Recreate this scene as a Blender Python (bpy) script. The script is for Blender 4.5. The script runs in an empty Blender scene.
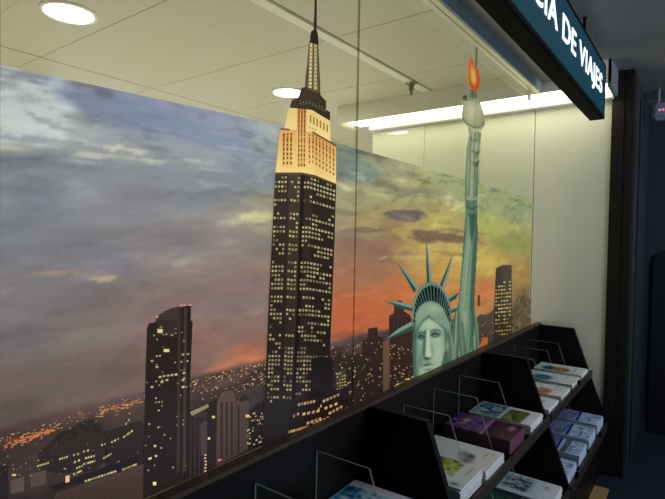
import bpy, bmesh, math, random
import numpy as np
from mathutils import Vector, Matrix

random.seed(7)
C = bpy.context.scene.collection
SC = bpy.context.scene
E = 1.6                      # eye height; all z below are eye-relative, world z = z + E

# ---------------------------------------------------------------- camera
F, YAW, PIT, ROLL = 500.34, 6.42787802e-01, -2.37152551e-02, 1.75012152e-02
fw = np.array([math.cos(YAW)*math.cos(PIT), math.sin(YAW)*math.cos(PIT), math.sin(PIT)])
r0 = np.array([math.sin(YAW), -math.cos(YAW), 0.0]); u0 = np.cross(r0, fw)
rt = r0*math.cos(ROLL) + u0*math.sin(ROLL); up = -r0*math.sin(ROLL) + u0*math.cos(ROLL)
cam_d = bpy.data.cameras.new('camera'); cam = bpy.data.objects.new('camera', cam_d); C.objects.link(cam)
cam_d.sensor_width = 36.0; cam_d.sensor_fit = 'HORIZONTAL'; cam_d.lens = F/665*36.0; cam_d.clip_start = 0.02
cam.matrix_world = Matrix(((rt[0], up[0], -fw[0], 0), (rt[1], up[1], -fw[1], 0), (rt[2], up[2], -fw[2], E), (0, 0, 0, 1)))
SC.camera = cam
SC.view_settings.view_transform = 'Standard'
SC.view_settings.look = 'None'
SC.view_settings.exposure = 0; SC.view_settings.gamma = 1

GLASS_Y = 1.0
def film(px, py, Y=GLASS_Y):
    """reference measurement -> point (X, z) on the plane of the window print"""
    v = rt*(px-332.5)/F - up*(py-249.5)/F + fw
    v = v*Y/v[1]
    return v[0], v[2]
def shot(X, Y, Z):
    p = np.array([X, Y, Z], float); z = p@fw
    return 332.5+F*(p@rt)/z, 249.5-F*(p@up)/z

def lin(c):
    c = np.asarray(c, float)/255.0
    return np.where(c <= .04045, c/12.92, ((c+.055)/1.055)**2.4)
def l4(c): return tuple(lin(c)) + (1.0,)

# ---------------------------------------------------------------- materials
def new_mat(name):
    m = bpy.data.materials.new(name); m.use_nodes = True
    return m, m.node_tree.nodes, m.node_tree.links
def pbr(name, col, rough=.5, spec=.5, metal=0, noise=0, nscale=20, bump=0, stretch=None, coat=0, coat_rough=.05, emit=0):
    m, N, L = new_mat(name); b = N['Principled BSDF']
    b.inputs['Base Color'].default_value = l4(col); b.inputs['Roughness'].default_value = rough
    b.inputs['Specular IOR Level'].default_value = spec; b.inputs['Metallic'].default_value = metal
    b.inputs['Coat Weight'].default_value = coat; b.inputs['Coat Roughness'].default_value = coat_rough
    if emit:
        b.inputs['Emission Color'].default_value = l4(col); b.inputs['Emission Strength'].default_value = emit
    if noise or bump:
        tc = N.new('ShaderNodeTexCoord'); mp = N.new('ShaderNodeMapping'); n = N.new('ShaderNodeTexNoise')
        if stretch: mp.inputs['Scale'].default_value = stretch
        n.inputs['Scale'].default_value = nscale; n.inputs['Detail'].default_value = 5
        L.new(tc.outputs['Object'], mp.inputs['Vector']); L.new(mp.outputs['Vector'], n.inputs['Vector'])
        if noise:
            mx = N.new('ShaderNodeMix'); mx.data_type = 'RGBA'
            c = lin(col)
            mx.inputs['A'].default_value = tuple(c*(1-noise)) + (1,); mx.inputs['B'].default_value = tuple(np.minimum(c*(1+noise), 1)) + (1,)
            L.new(n.outputs['Fac'], mx.inputs['Factor']); L.new(mx.outputs['Result'], b.inputs['Base Color'])
        if bump:
            bp = N.new('ShaderNodeBump'); bp.inputs['Strength'].default_value = bump; bp.inputs['Distance'].default_value = .002
            L.new(n.outputs['Fac'], bp.inputs['Height']); L.new(bp.outputs['Normal'], b.inputs['Normal'])
    return m
def emit_mat(name, col, s):
    m, N, L = new_mat(name); N.remove(N['Principled BSDF'])
    e = N.new('ShaderNodeEmission'); e.inputs['Color'].default_value = l4(col); e.inputs['Strength'].default_value = s
    L.new(e.outputs['Emission'], N['Material Output'].inputs['Surface']); return m
def glass_mat(name, tint, refl=1.0):
    m, N, L = new_mat(name); N.remove(N['Principled BSDF'])
    t = N.new('ShaderNodeBsdfTransparent'); t.inputs['Color'].default_value = l4(tint)
    g = N.new('ShaderNodeBsdfGlossy'); g.inputs['Roughness'].default_value = .01; g.inputs['Color'].default_value = (refl,)*3 + (1,)
    f = N.new('ShaderNodeFresnel'); f.inputs['IOR'].default_value = 1.45
    mx = N.new('ShaderNodeMixShader'); geo = N.new('ShaderNodeNewGeometry'); inv = N.new('ShaderNodeMath'); inv.operation = 'SUBTRACT'; inv.inputs[0].default_value = 1
    mu = N.new('ShaderNodeMath'); mu.operation = 'MULTIPLY'
    L.new(geo.outputs['Backfacing'], inv.inputs[1]); L.new(inv.outputs[0], mu.inputs[0]); L.new(f.outputs[0], mu.inputs[1])
    L.new(mu.outputs[0], mx.inputs[0]); L.new(t.outputs[0], mx.inputs[1]); L.new(g.outputs[0], mx.inputs[2])
    L.new(mx.outputs[0], N['Material Output'].inputs['Surface']); return m
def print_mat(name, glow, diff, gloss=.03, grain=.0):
    """colour attribute 'Col' printed on film; glow is emission put in for shop light from behind"""
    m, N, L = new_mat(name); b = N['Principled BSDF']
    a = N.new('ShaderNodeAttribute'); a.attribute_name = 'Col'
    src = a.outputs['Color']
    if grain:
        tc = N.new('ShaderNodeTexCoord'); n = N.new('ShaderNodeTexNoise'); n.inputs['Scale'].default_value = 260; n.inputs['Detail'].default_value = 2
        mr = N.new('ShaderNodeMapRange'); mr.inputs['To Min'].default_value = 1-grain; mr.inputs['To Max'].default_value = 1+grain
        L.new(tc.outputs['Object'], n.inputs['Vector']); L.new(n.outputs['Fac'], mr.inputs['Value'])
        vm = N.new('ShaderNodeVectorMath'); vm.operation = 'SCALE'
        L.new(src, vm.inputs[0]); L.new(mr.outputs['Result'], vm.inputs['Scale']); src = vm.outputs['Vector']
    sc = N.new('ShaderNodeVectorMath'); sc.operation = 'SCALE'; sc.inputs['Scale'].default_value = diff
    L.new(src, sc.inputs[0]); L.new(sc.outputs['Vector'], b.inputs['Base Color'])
    L.new(src, b.inputs['Emission Color']); b.inputs['Emission Strength'].default_value = glow  # print colour also emits, standing in for back light
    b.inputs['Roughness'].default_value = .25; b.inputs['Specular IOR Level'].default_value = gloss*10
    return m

M = {}
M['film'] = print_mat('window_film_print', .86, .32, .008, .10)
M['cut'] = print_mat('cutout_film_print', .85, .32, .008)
M['paper_print'] = print_mat('paper_print', .0, .8, .05)
M['wood'] = pbr('dark_wenge_wood', (21, 17, 16), .5, .15, noise=.35, nscale=9, stretch=(1, 1, 12), bump=.05)
M['edge'] = pbr('dark_wood_edge', (46, 39, 35), .4, .4, noise=.2, nscale=14)
M['ledge'] = pbr('brown_ledge_wood', (72, 57, 46), .45, .3, noise=.25, nscale=12, stretch=(3, 1, 1))
M['column'] = pbr('dark_brown_cladding', (28, 23, 19), .45, .3, noise=.25, nscale=7, stretch=(1, 1, 6))
M['cream'] = pbr('cream_lacquered_panel', (212, 213, 188), .55, .3, noise=.03, nscale=3)
M['cream_gloss'] = pbr('cream_glossy_panel', (212, 213, 188), .5, .4, noise=.03, nscale=3, coat=1, coat_rough=.02)
M['white'] = pbr('white_ceiling_metal', (200, 195, 177), .45, .4, noise=.03, nscale=2)
M['ceil_dark'] = pbr('ceiling_plenum', (70, 66, 58), .9, .1, noise=.1)
M['rail'] = pbr('painted_rail', (230, 227, 210), .4, .4, noise=.03)
M['alu'] = pbr('satin_aluminium_rail', (236, 232, 212), .35, .5, metal=.75, noise=.03)
M['rail_face'] = pbr('rail_front_blue_cast', (176, 194, 206), .5, .3, noise=.04)  # bluish light of sign and hallway put into the base colour
M['cove_end'] = pbr('grey_cove_end_cap', (104, 112, 120), .5, .3, noise=.05)
M['corr_ceil'] = pbr('corridor_ceiling_metal', (150, 148, 140), .45, .4, noise=.04, nscale=2)
M['corr_wall'] = pbr('corridor_dark_blue_paint', (36, 44, 52), .6, .3, noise=.06, nscale=4)
M['jamb'] = pbr('corridor_grey_paint', (40, 47, 56), .5, .3, noise=.06, nscale=4)
M['door_dark'] = pbr('dark_door_paint', (16, 20, 25), .5, .3, noise=.1)
M['floor'] = pbr('tan_floor', (150, 122, 78), .45, .4, noise=.12, nscale=8)
M['carpet'] = pbr('dark_blue_carpet', (26, 34, 42), .95, .1, noise=.5, nscale=120)
M['shop_floor'] = pbr('shop_floor', (150, 140, 120), .6, .3, noise=.05)
M['shop_wall'] = pbr('shop_wall_paint', (205, 198, 180), .7, .3, noise=.03)
M['black'] = pbr('black_enamel', (9, 9, 11), .7, .08, noise=.08)
M['rim'] = pbr('lamp_rim_white', (235, 232, 220), .4, .5, noise=.02)
M['lamp'] = emit_mat('lamp_glow', (255, 255, 248), 24.0)
M['cove'] = emit_mat('fluorescent_diffuser', (255, 253, 226), 4.6)
M['chrome'] = pbr('brushed_metal', (150, 148, 138), .3, .5, metal=.8, noise=.05)
M['paper'] = pbr('white_paper_edges', (214, 217, 216), .7, .2, noise=.1, nscale=60, stretch=(.2, .2, 14))
M['paper_blue'] = pbr('pale_blue_paper_edges', (176, 196, 214), .7, .2, noise=.12, nscale=60, stretch=(.2, .2, 14))
M['paper_purple'] = pbr('mauve_paper_edges', (110, 66, 92), .7, .2, noise=.2, nscale=60, stretch=(.2, .2, 14))
M['paper_green'] = pbr('dark_green_paper_edges', (40, 84, 58), .7, .2, noise=.2, nscale=60, stretch=(.2, .2, 14))
M['sign_face'] = pbr('teal_backlit_face', (7, 52, 64), .5, .2, noise=.12, nscale=3, emit=.5)
M['sign_text'] = emit_mat('backlit_letters', (226, 240, 255), 1.7)
M['glass'] = glass_mat('window_glass', (250, 253, 248))
M['divider_glass'] = glass_mat('divider_glass', (249, 253, 251), .35)
M['glass_edge'] = pbr('cut_glass_edge', (104, 116, 112), .25, .5, noise=.1)
M['seal'] = glass_mat('clear_silicone_seam', (214, 212, 200), .3)
M['unit_grey'] = pbr('grey_plastic', (92, 108, 124), .4, .5, noise=.05, emit=.12)
M['red_led'] = emit_mat('pink_led', (255, 120, 150), 1.2)

# ---------------------------------------------------------------- mesh helpers
def link(name, me, mat, parent=None):
    o = bpy.data.objects.new(name, me); C.objects.link(o)
    for m in (mat if isinstance(mat, (list, tuple)) else [mat]): me.materials.append(m)
    if parent is not None: o.parent = parent
    return o
def empty(name, loc=(0, 0, 0), rz=0):
    o = bpy.data.objects.new(name, None); C.objects.link(o); o.location = loc; o.rotation_euler.z = rz
    o.empty_display_size = .05; return o
def tag(o, label, cat, group=None):
    o['label'] = label; o['category'] = cat
    if group: o['group'] = group
    return o
def struct(o): o['kind'] = 'structure'; return o
def bm_box(bm, x0, x1, y0, y1, z0, z1, bev=0, mi=0):
    r = bmesh.ops.create_cube(bm, size=1)
    for v in r['verts']:
        v.co = Vector(((x0+x1)/2 + v.co.x*(x1-x0), (y0+y1)/2 + v.co.y*(y1-y0), (z0+z1)/2 + v.co.z*(z1-z0)))
    fs = {f for v in r['verts'] for f in v.link_faces}
    for f in fs: f.material_index = mi
    if bev:
        for f in fs: f.material_index = mi
        es = list({e for v in r['verts'] for e in v.link_edges})
        bmesh.ops.bevel(bm, geom=es, offset=bev, segments=2, affect='EDGES')
def bm_cyl(bm, p0, p1, r, r2=None, seg=24, mi=0):
    p0, p1 = Vector(p0), Vector(p1); d = p1-p0
    q = d.to_track_quat('Z', 'Y').to_matrix().to_4x4()
    k = bmesh.ops.create_cone(bm, cap_ends=True, segments=seg, radius1=r, radius2=r if r2 is None else r2, depth=d.length,
                              matrix=Matrix.Translation((p0+p1)/2) @ q)
    for f in {f for v in k['verts'] for f in v.link_faces}: f.material_index = mi
def bm_prism_yz(bm, prof, x0, x1):
    """extrude a (y,z) outline along x"""
    a = [bm.verts.new((x0, y, z)) for y, z in prof]; b = [bm.verts.new((x1, y, z)) for y, z in prof]
    n = len(prof)
    bm.faces.new(a); bm.faces.new(b[::-1])
    for i in range(n): bm.faces.new((a[i], b[i], b[(i+1) % n], a[(i+1) % n]))
    bmesh.ops.recalc_face_normals(bm, faces=bm.faces[:])
def mk(name, bm, mat, parent=None, smooth=False):
    me = bpy.data.meshes.new(name); bm.to_mesh(me); bm.free()
    if smooth:
        for p in me.polygons: p.use_smooth = True
    return link(name, me, mat, parent)
def box(name, x0, x1, y0, y1, z0, z1, mat, parent=None, bev=0):
    bm = bmesh.new(); bm_box(bm, x0, x1, y0, y1, z0, z1, bev); return mk(name, bm, mat, parent)
def wz(z): return z + E

# ---------------------------------------------------------------- room shell
CZ = 1.16                                                   # ceiling, above eye
WX = 3.88                                                   # cream wall facing us
struct(box('floor_display', -2.5, 3.66, .462, 1.0, -.05, 0, M['floor']))
bm = bmesh.new(); bm_box(bm, -2.5, 3.66, -2.5, .462, -.05, 0); bm_box(bm, 3.66, 5.1, -2.5, 1.0, -.05, 0)
struct(mk('floor_corridor', bm, M['carpet']))
struct(box('floor_shop', -2.5, 8.1, 1.02, 6.1, -.05, 0, M['shop_floor']))
struct(box('wall_shop_back', -2.5, 8.1, 6.0, 6.1, 0, wz(CZ), M['shop_wall']))
struct(box('wall_shop_far', 8.0, 8.1, 1.02, 6.0, 0, wz(CZ), M['shop_wall']))
struct(box('wall_shop_near', -2.6, -2.5, 1.02, 6.0, 0, wz(CZ), M['shop_wall']))
struct(box('wall_corridor_near', -2.6, -2.5, -2.5, 1.0, 0, wz(CZ), M['corr_wall']))
struct(box('wall_corridor_side', -2.5, 5.1, -2.6, -2.5, 0, wz(CZ), M['corr_wall']))
struct(box('wall_corridor_end', 5.0, 5.1, -2.5, .43, 0, wz(CZ), M['corr_wall']))
struct(box('baseboard_end', 4.985, 5.0, .38, .425, 0, .09, M['jamb']))
# cream stub wall of two panels with a fine joint where the window glass meets it
bm = bmesh.new()
bm_box(bm, WX, WX+.10, .545, 1.046, 0, wz(CZ), .002); bm_box(bm, WX, WX+.10, 1.050, 1.95, 0, wz(CZ), .002); bm_box(bm, WX, WX+.10, 1.951, 2.47, 0, wz(CZ), .002, 1)
struct(mk('wall_cream', bm, [M['cream'], M['cream_gloss']]))
# dark wood cladding that ends the stub wall, then the corridor side of it
bm = bmesh.new(); bm_box(bm, WX-.015, 4.05, .470, .545, 0, wz(CZ), .003); bm_box(bm, WX-.005, 4.05, .418, .470, 0, wz(CZ), .003)
struct(mk('trim_column', bm, M['column']))
bm = bmesh.new(); bm_box(bm, 4.05, 5.0, .424, .545, 0, wz(CZ), 0); bm_box(bm, 4.30, 4.40, .412, .424, 0, 3.4-.75, .003)
struct(mk('wall_jamb', bm, M['jamb']))
# dark doorway with a round upper corner in the end wall
bm = bmesh.new()
prof = [(-.55, 0), (.362, 0), (.362, wz(-.16))] + [(.362-.10+.10*math.cos(a), wz(-.16)+.10*math.sin(a)) for a in np.linspace(.2, math.pi/2, 7)] + [(-.55, wz(-.06))]
bm_prism_yz(bm, prof, 4.975, 4.999); struct(mk('door_1', bm, M['door_dark']))
# ceilings: shop side of separate metal pans, corridor side plain pans
def pans(name, x0, x1, y0, y1, dx, ox, ylines, mat, gap=.0005, gy=.010):
    bm = bmesh.new()
    xs = [x0] + [ox+k*dx for k in range(-20, 40) if x0+.02 < ox+k*dx < x1-.02] + [x1]
    ys = [y0] + ylines + [y1]
    for i in range(len(xs)-1):
        for j in range(len(ys)-1):
            t = .0008*((i % 2)*2-1)
            bm_box(bm, xs[i]+gap/2, xs[i+1]-gap/2, ys[j]+gy/2, ys[j+1]-gy/2, wz(CZ)+t, wz(CZ)+.02, .0015)
    return struct(mk(name, bm, mat))
pans('ceiling_shop', -2.5, 8.0, 1.0, 6.0, .42, 1.92, [1.75, 3.57, 5.39], M['white'])
pans('ceiling_corridor', -2.5, 5.1, -2.5, .935, .75, 3.34, [-.35], M['corr_ceil'], .006, .008)
struct(box('ceiling_plenum', -2.6, 8.1, -2.6, 6.1, wz(CZ)+.03, wz(CZ)+.08, M['ceil_dark']))
struct(box('trim_ceiling_band', -2.5, 3.6, 1.765, 1.83, wz(CZ)-.004, wz(CZ)-.0016, M['rail']))
# window head rail over the glass
bm = bmesh.new()
bm_box(bm, -2.5, 3.57, .972, 1.0, wz(1.012), wz(CZ), .002); bm_box(bm, -2.5, 3.57, .938, .968, wz(1.010), wz(CZ-.02), .002)
bm_box(bm, -2.5, 3.57, .966, .974, wz(1.02), wz(CZ), 0)
struct(mk('trim_head_rail', bm, M['alu']))
struct(box('ceiling_bulkhead', -2.5, 3.585, .60, .932, wz(1.078), wz(CZ)-.003, M['corr_ceil'], None, .002))
struct(box('trim_rail_front', -2.5, 3.57, .932, .9385, wz(1.014), wz(1.085), M['rail_face']))
# light cove along the cream wall: fascia, luminous underside, inner trim
bm = bmesh.new()
bm_box(bm, 3.59, 3.61, .515, 2.66, wz(1.012), wz(CZ), .002)
bm_box(bm, 3.61, WX, 2.62, 2.66, wz(1.0), wz(CZ), .002)
bm_box(bm, 3.815, WX, .535, 2.47, wz(.972), wz(1.05), .002)
struct(mk('trim_light_cove', bm, M['rail']))
struct(box('trim_cove_end', 3.59, WX, .513, .535, wz(.985), wz(CZ), M['cove_end'], None, .002))
lamp_tube = tag(box('fluorescent_light', 3.612, 3.812, .538, 2.56, wz(1.012), wz(1.03), M['cove']),
                'long bright fluorescent light strip in the cove along the top of the cream wall', 'light')
# clamp under the far end of the head rail
bm = bmesh.new(); bm_box(bm, 3.50, 3.545, .985, .999, wz(.955), wz(1.012), .002)
struct(mk('trim_glass_clamp', bm, M['rail']))

# window glass of four panes and their seams
px_seams = [-.74, .352, 1.463, 2.562, 3.66]
for i in range(4):
    struct(box('window_%d' % (i+1), px_seams[i]+.001, px_seams[i+1]-.001, 1.001, 1.009, wz(-.66), wz(1.012), M['glass']))
for i in (1, 2, 3):
    struct(box('trim_seam_%d' % i, px_seams[i]-.0008, px_seams[i]+.0008, .9935, 1.0015, wz(-.612), wz(1.012), M['seal']))

# ---------------------------------------------------------------- print painter (colours in sRGB 0..255)
rng = np.random.RandomState(5)
PERM = rng.rand(256, 256)
def vnoise(x, y):
    xi = np.floor(x).astype(int); yi = np.floor(y).astype(int); fx = x-xi; fy = y-yi
    fx = fx*fx*(3-2*fx); fy = fy*fy*(3-2*fy)
    g = lambda a, b: PERM[a % 256, b % 256]
    return (g(xi, yi)*(1-fx)+g(xi+1, yi)*fx)*(1-fy) + (g(xi, yi+1)*(1-fx)+g(xi+1, yi+1)*fx)*fy
def fbm(x, y, o=5):
    s = 0; a = .5; t = 0
    for k in range(o):
        s = s + a*vnoise(x*2**k+17.3*k, y*2**k+9.1*k); t += a; a *= .55
    return s/t
def inside(px, py, poly):
    r = np.zeros(px.shape, bool); n = len(poly)
    for i in range(n):
        x0, y0 = poly[i]; x1, y1 = poly[(i+1) % n]
        c = ((y0 > py) != (y1 > py))
        with np.errstate(divide='ignore', invalid='ignore'):
            xx = (x1-x0)*(py-y0)/(y1-y0 if y1 != y0 else 1e-9)+x0
        r ^= c & (px < xx)
    return r
def dseg(px, py, pl):
    d = np.full(px.shape, 1e9)
    for (x0, y0), (x1, y1) in zip(pl[:-1], pl[1:]):
        dx, dy = x1-x0, y1-y0; t = np.clip(((px-x0)*dx+(py-y0)*dy)/(dx*dx+dy*dy+1e-9), 0, 1)
        d = np.minimum(d, np.hypot(px-x0-t*dx, py-y0-t*dy))
    return d
class Paint:
    def __init__(s, px, py, base):
        s.x, s.y = px, py; s.c = np.zeros(px.shape+(3,)); s.c[...] = base
    def mix(s, a, col):
        a = np.clip(a, 0, 1)[..., None]; s.c = s.c*(1-a) + np.asarray(col, float)*a
    def poly(s, p, col, soft=.8, al=1):
        d = dseg(s.x, s.y, list(p)+[p[0]]); sd = np.where(inside(s.x, s.y, p), d, -d)
        s.mix(al*np.clip(.5+sd/soft, 0, 1), col)
    def line(s, pl, w, col, soft=.8, al=1): s.mix(al*np.clip((w/2-dseg(s.x, s.y, pl))/soft+.5, 0, 1), col)
    def blob(s, cx, cy, rx, ry, col, al=1, ang=0, p=2):
        ca, sa = math.cos(ang), math.sin(ang); u = ((s.x-cx)*ca+(s.y-cy)*sa)/rx; v = (-(s.x-cx)*sa+(s.y-cy)*ca)/ry
        s.mix(al*np.exp(-(u*u+v*v)**(p/2)), col)
    def mul(s, f): s.c = s.c*np.asarray(f)[..., None]
def setcol_point(me, rgb):
    at = me.color_attributes.new('Col', 'FLOAT_COLOR', 'POINT')
    a = np.ones((len(rgb), 4), np.float32); a[:, :3] = lin(np.clip(rgb, 0, 255)); at.data.foreach_set('color', a.ravel())
def grid_mesh(name, X, Y, Z, rgb, mask=None):
    """rows x cols of points -> mesh with colour attribute"""
    R, K = X.shape; idx = np.arange(R*K).reshape(R, K)
    q = np.stack([idx[:-1, :-1], idx[:-1, 1:], idx[1:, 1:], idx[1:, :-1]], -1)
    if mask is not None: q = q[mask]
    q = q.reshape(-1, 4); used = np.unique(q); mp = np.full(R*K, -1); mp[used] = np.arange(len(used))
    co = np.stack([X.ravel(), Y.ravel(), Z.ravel()], -1)[used]
    me = bpy.data.meshes.new(name); me.from_pydata(co.tolist(), [], mp[q].tolist()); setcol_point(me, rgb.reshape(-1, 3)[used]); return me
class Flats:
    """flat printed polygons, one colour per corner"""
    def __init__(s): s.v = []; s.f = []; s.c = []
    def poly(s, pts, col, lay=0, col2=None):
        """pts in reference measurement; lay lifts by 0.2 mm; col2: colour at the lowest points"""
        n = len(s.v); ys = [p[1] for p in pts]; y0, y1 = min(ys), max(ys)
        for p in pts:
            X, Z = film(p[0], p[1], GLASS_Y-.0015-lay*.0003); Z = max(Z, -.5972); s.v.append((X, GLASS_Y-.0015-lay*.0003, wz(Z)))
            t = 0 if col2 is None else (p[1]-y0)/(y1-y0+1e-6)
            s.c.append(np.asarray(col, float)*(1-t) + (np.asarray(col2, float)*t if col2 is not None else 0))
        s.f.append(tuple(range(n, n+len(pts))))
    def quad(s, cx, cy, w, h, col, lay=1, sl=0):
        s.poly([(cx-w/2, cy-h/2-sl*w/2), (cx+w/2, cy-h/2+sl*w/2), (cx+w/2, cy+h/2+sl*w/2), (cx-w/2, cy+h/2-sl*w/2)], col, lay)
    def build(s, name, mat, parent):
        me = bpy.data.meshes.new(name); me.from_pydata(s.v, [], s.f); setcol_point(me, np.array(s.c)); return link(name, me, mat, parent)
def rv(a, b): return random.uniform(a, b)
def vary(c, k=18):
    f = 1-abs(random.gauss(0, .22)); w = rv(-5, 5)
    return [max(0, min(255, c[0]*f*.96+w)), max(0, min(255, c[1]*f*.95)), max(0, min(255, c[2]*f*.93-w))]

# ---------------------------------------------------------------- the mural: sunset sky and city
mural = tag(empty('skyline_mural', (2.0, GLASS_Y, wz(-.61))), 'wide sunset city skyline print stuck across the lower window glass', 'mural')
def film_parent(o, p=None):
    o.parent = p or mural; o.matrix_parent_inverse = Matrix.Translation(-(p or mural).location); return o

ZB = -.5975
ztop = lambda X: np.interp(X, [.2, .355, 1.07, 1.49, 3.67], [.286, .292, .322, .315, .298])
pxs = np.linspace(-40, 531.5, 230)
Xc = np.array([film(p, 250)[0] for p in pxs]); Xc[-1] = 3.672
tt = np.linspace(0, 1, 150)
X = np.repeat(Xc[None, :], len(tt), 0); Z = ZB + (ztop(Xc)[None, :]-ZB)*tt[:, None]
P3 = np.stack([X, np.full_like(X, GLASS_Y), Z], -1); dep = P3@fw
PX = 332.5+F*(P3@rt)/dep; PY = 249.5-F*(P3@up)/dep
ctrl = [  # px, py, r, g, b
 (5,83,172,186,186),(28,106,168,176,166),(60,75,160,175,182),(69,92,118,128,146),(138,115,108,122,148),(110,100,112,124,146),(200,125,112,127,150),(230,134,118,132,150),(265,140,150,160,160),
 (14,140,166,170,156),(60,128,150,158,152),(14,160,112,121,127),(60,160,120,128,132),(125,150,140,146,140),(190,160,132,140,140),(260,170,118,128,142),
 (46,198,116,122,130),(138,198,122,124,132),(200,190,126,132,134),(263,214,160,154,126),(250,240,136,124,116),
 (184,244,126,119,120),(106,260,118,116,122),(46,286,116,112,116),(10,240,114,118,126),(20,330,112,104,106),
 (100,330,119,106,100),(50,380,105,90,82),(10,410,98,82,76),(120,375,108,88,78),(220,300,128,107,102),(200,350,132,98,84),(230,362,172,108,74),(255,352,198,104,68),(180,372,120,88,76),
 (346,160,124,134,132),(380,172,150,150,130),(410,180,166,158,128),(450,192,154,158,122),(346,200,162,157,130),(345,235,150,136,118),
 (374,222,172,150,108),(345,275,168,104,82),(382,250,150,113,98),(400,230,150,118,96),(418,256,186,158,98),(370,272,168,106,80),(345,310,192,94,62),(362,308,196,98,60),(380,325,188,96,62),(345,330,150,82,66),
 (462,256,190,164,94),(442,220,178,158,100),(440,270,196,150,80),(440,300,196,124,74),(498,224,166,162,94),(522,240,132,134,78),(522,208,130,141,112),(490,200,146,154,120),(450,176,154,164,132),(255,300,128,107,102),(256,325,131,103,94),(240,338,128,99,88),(262,342,142,98,80),(15,95,176,186,184),(45,118,166,175,166),(15,122,170,178,168),(486,262,182,152,76),(486,292,192,112,70),(518,272,152,114,62),(526,300,110,88,60),(400,292,196,108,66),(410,200,160,146,112)]
ct = np.array(ctrl, float)
num = np.zeros(PX.shape+(3,)); den = np.zeros(PX.shape)
wx = PX + 14*(fbm(PX/50, PY/22)-.5)*2; wy = PY + 9*(fbm(PX/50+40, PY/22+7)-.5)*2
for p in ct:
    d2 = (wx-p[0])**2 + (1.7*(wy-p[1]))**2
    w = 1/(d2+90)**1.6
    num += w[..., None]*p[2:]; den += w
sky = Paint(PX, PY, num/den[..., None])
# streaky clouds, stretched along the print and tilted with its perspective
tilt = PY - (PX-719)*np.interp(PY, [90, 400], [.22, -.40])*.0
Xw, Zw = X, Z
Zs = Zw + .05*(fbm(Xw*2.5+11, Zw*5+3)-.5) - .035*Xw
n1 = .5+1.7*(fbm(Xw*3.0+3, Zs*12+5)-.5); n2 = .5+1.8*(fbm(Xw*8+31, Zs*34+2)-.5); n3 = .5+1.7*(fbm(Xw*20+9, Zs*80+12)-.5)
def clouds(cx, cy, rx, ry, col, al, ang=0, th=.45, n=None):
    ca, sa = math.cos(ang), math.sin(ang); u = ((wx-cx)*ca+(wy-cy)*sa)/rx; v = (-(wx-cx)*sa+(wy-cy)*ca)/ry
    m = np.exp(-(u*u+v*v)); nn = n1*.45+n2*.35+n3*.2 if n is None else n
    sky.mix(al*np.clip((m*1.15+(nn-.5)*1.9-th)*3.2, 0, 1)*np.clip((m-.08)*4, 0, 1), col)
clouds(14, 104, 62, 36, (180, 190, 184), .85, .2, .34)
clouds(150, 118, 105, 19, (96, 110, 140), .85, .30)
clouds(90, 100, 30, 9, (100, 112, 138), .6, .3)
clouds(215, 140, 60, 14, (104, 118, 142), .6, .28)
clouds(50, 122, 30, 3, (120, 132, 142), .6, .3); clouds(30, 136, 40, 3.5, (128, 138, 144), .7, .1); clouds(20, 90, 30, 3, (160, 174, 180), .5, .2)
clouds(40, 160, 90, 10, (104, 113, 122), .6, .05)
clouds(160, 172, 110, 13, (112, 122, 132), .5, .12)
clouds(125, 146, 34, 4.0, (190, 188, 160), .85, .08)
clouds(100, 152, 30, 3, (182, 182, 160), .7, .12)
clouds(190, 161, 32, 3.5, (172, 176, 158), .7, .15)
clouds(215, 185, 28, 3.5, (148, 160, 160), .5, .2)
clouds(92, 139, 26, 2.2, (170, 174, 160), .7, .15); clouds(140, 156, 26, 2.2, (180, 180, 158), .7, .18); clouds(205, 168, 30, 2.2, (160, 166, 156), .6, .22); clouds(85, 160, 24, 2, (150, 154, 150), .5, .1); clouds(235, 152, 30, 2.2, (140, 152, 160), .5, .28); clouds(170, 128, 40, 2.2, (128, 142, 160), .5, .3); clouds(80, 272, 50, 2.5, (146, 128, 112), .5, -.04)
clouds(10, 145, 18, 3, (190, 188, 168), .7, 0)
clouds(262, 214, 18, 5, (198, 188, 130), .8, .05)
clouds(106, 279, 16, 4, (186, 154, 112), .8, -.1)
clouds(52, 275, 26, 3, (152, 130, 110), .6, -.05)
clouds(200, 262, 60, 3, (140, 122, 112), .5, -.03)
clouds(400, 196, 60, 7, (172, 164, 132), .7, .12)
clouds(425, 236, 55, 9, (186, 162, 100), .6, .05); clouds(470, 262, 40, 12, (192, 168, 90), .55, .05)
clouds(366, 262, 46, 22, (146, 104, 90), .6, .2); clouds(352, 240, 26, 8, (130, 108, 104), .6, .2)
clouds(468, 232, 24, 3, (124, 104, 84), .7, .05); clouds(412, 190, 40, 2.5, (132, 124, 116), .6, .15)
clouds(406, 216, 30, 8, (104, 90, 96), .95, .03)
clouds(374, 231, 26, 3.5, (118, 98, 92), .8, .02)
clouds(448, 240, 38, 6.5, (108, 84, 76), .85, .06)
clouds(372, 252, 44, 12, (138, 100, 92), .65, .18)
clouds(352, 168, 22, 10, (104, 120, 132), .7, .25)
clouds(345, 213, 30, 4, (128, 116, 112), .6, .1)
clouds(455, 258, 24, 2.5, (140, 112, 80), .6, .05)
clouds(425, 262, 40, 3, (204, 172, 100), .5, .05)
clouds(365, 292, 40, 4, (206, 116, 74), .5, -.1)
clouds(230, 362, 48, 4.5, (206, 112, 68), .8, -.22)
clouds(352, 322, 26, 5, (206, 98, 58), .6, -.3)
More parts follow.
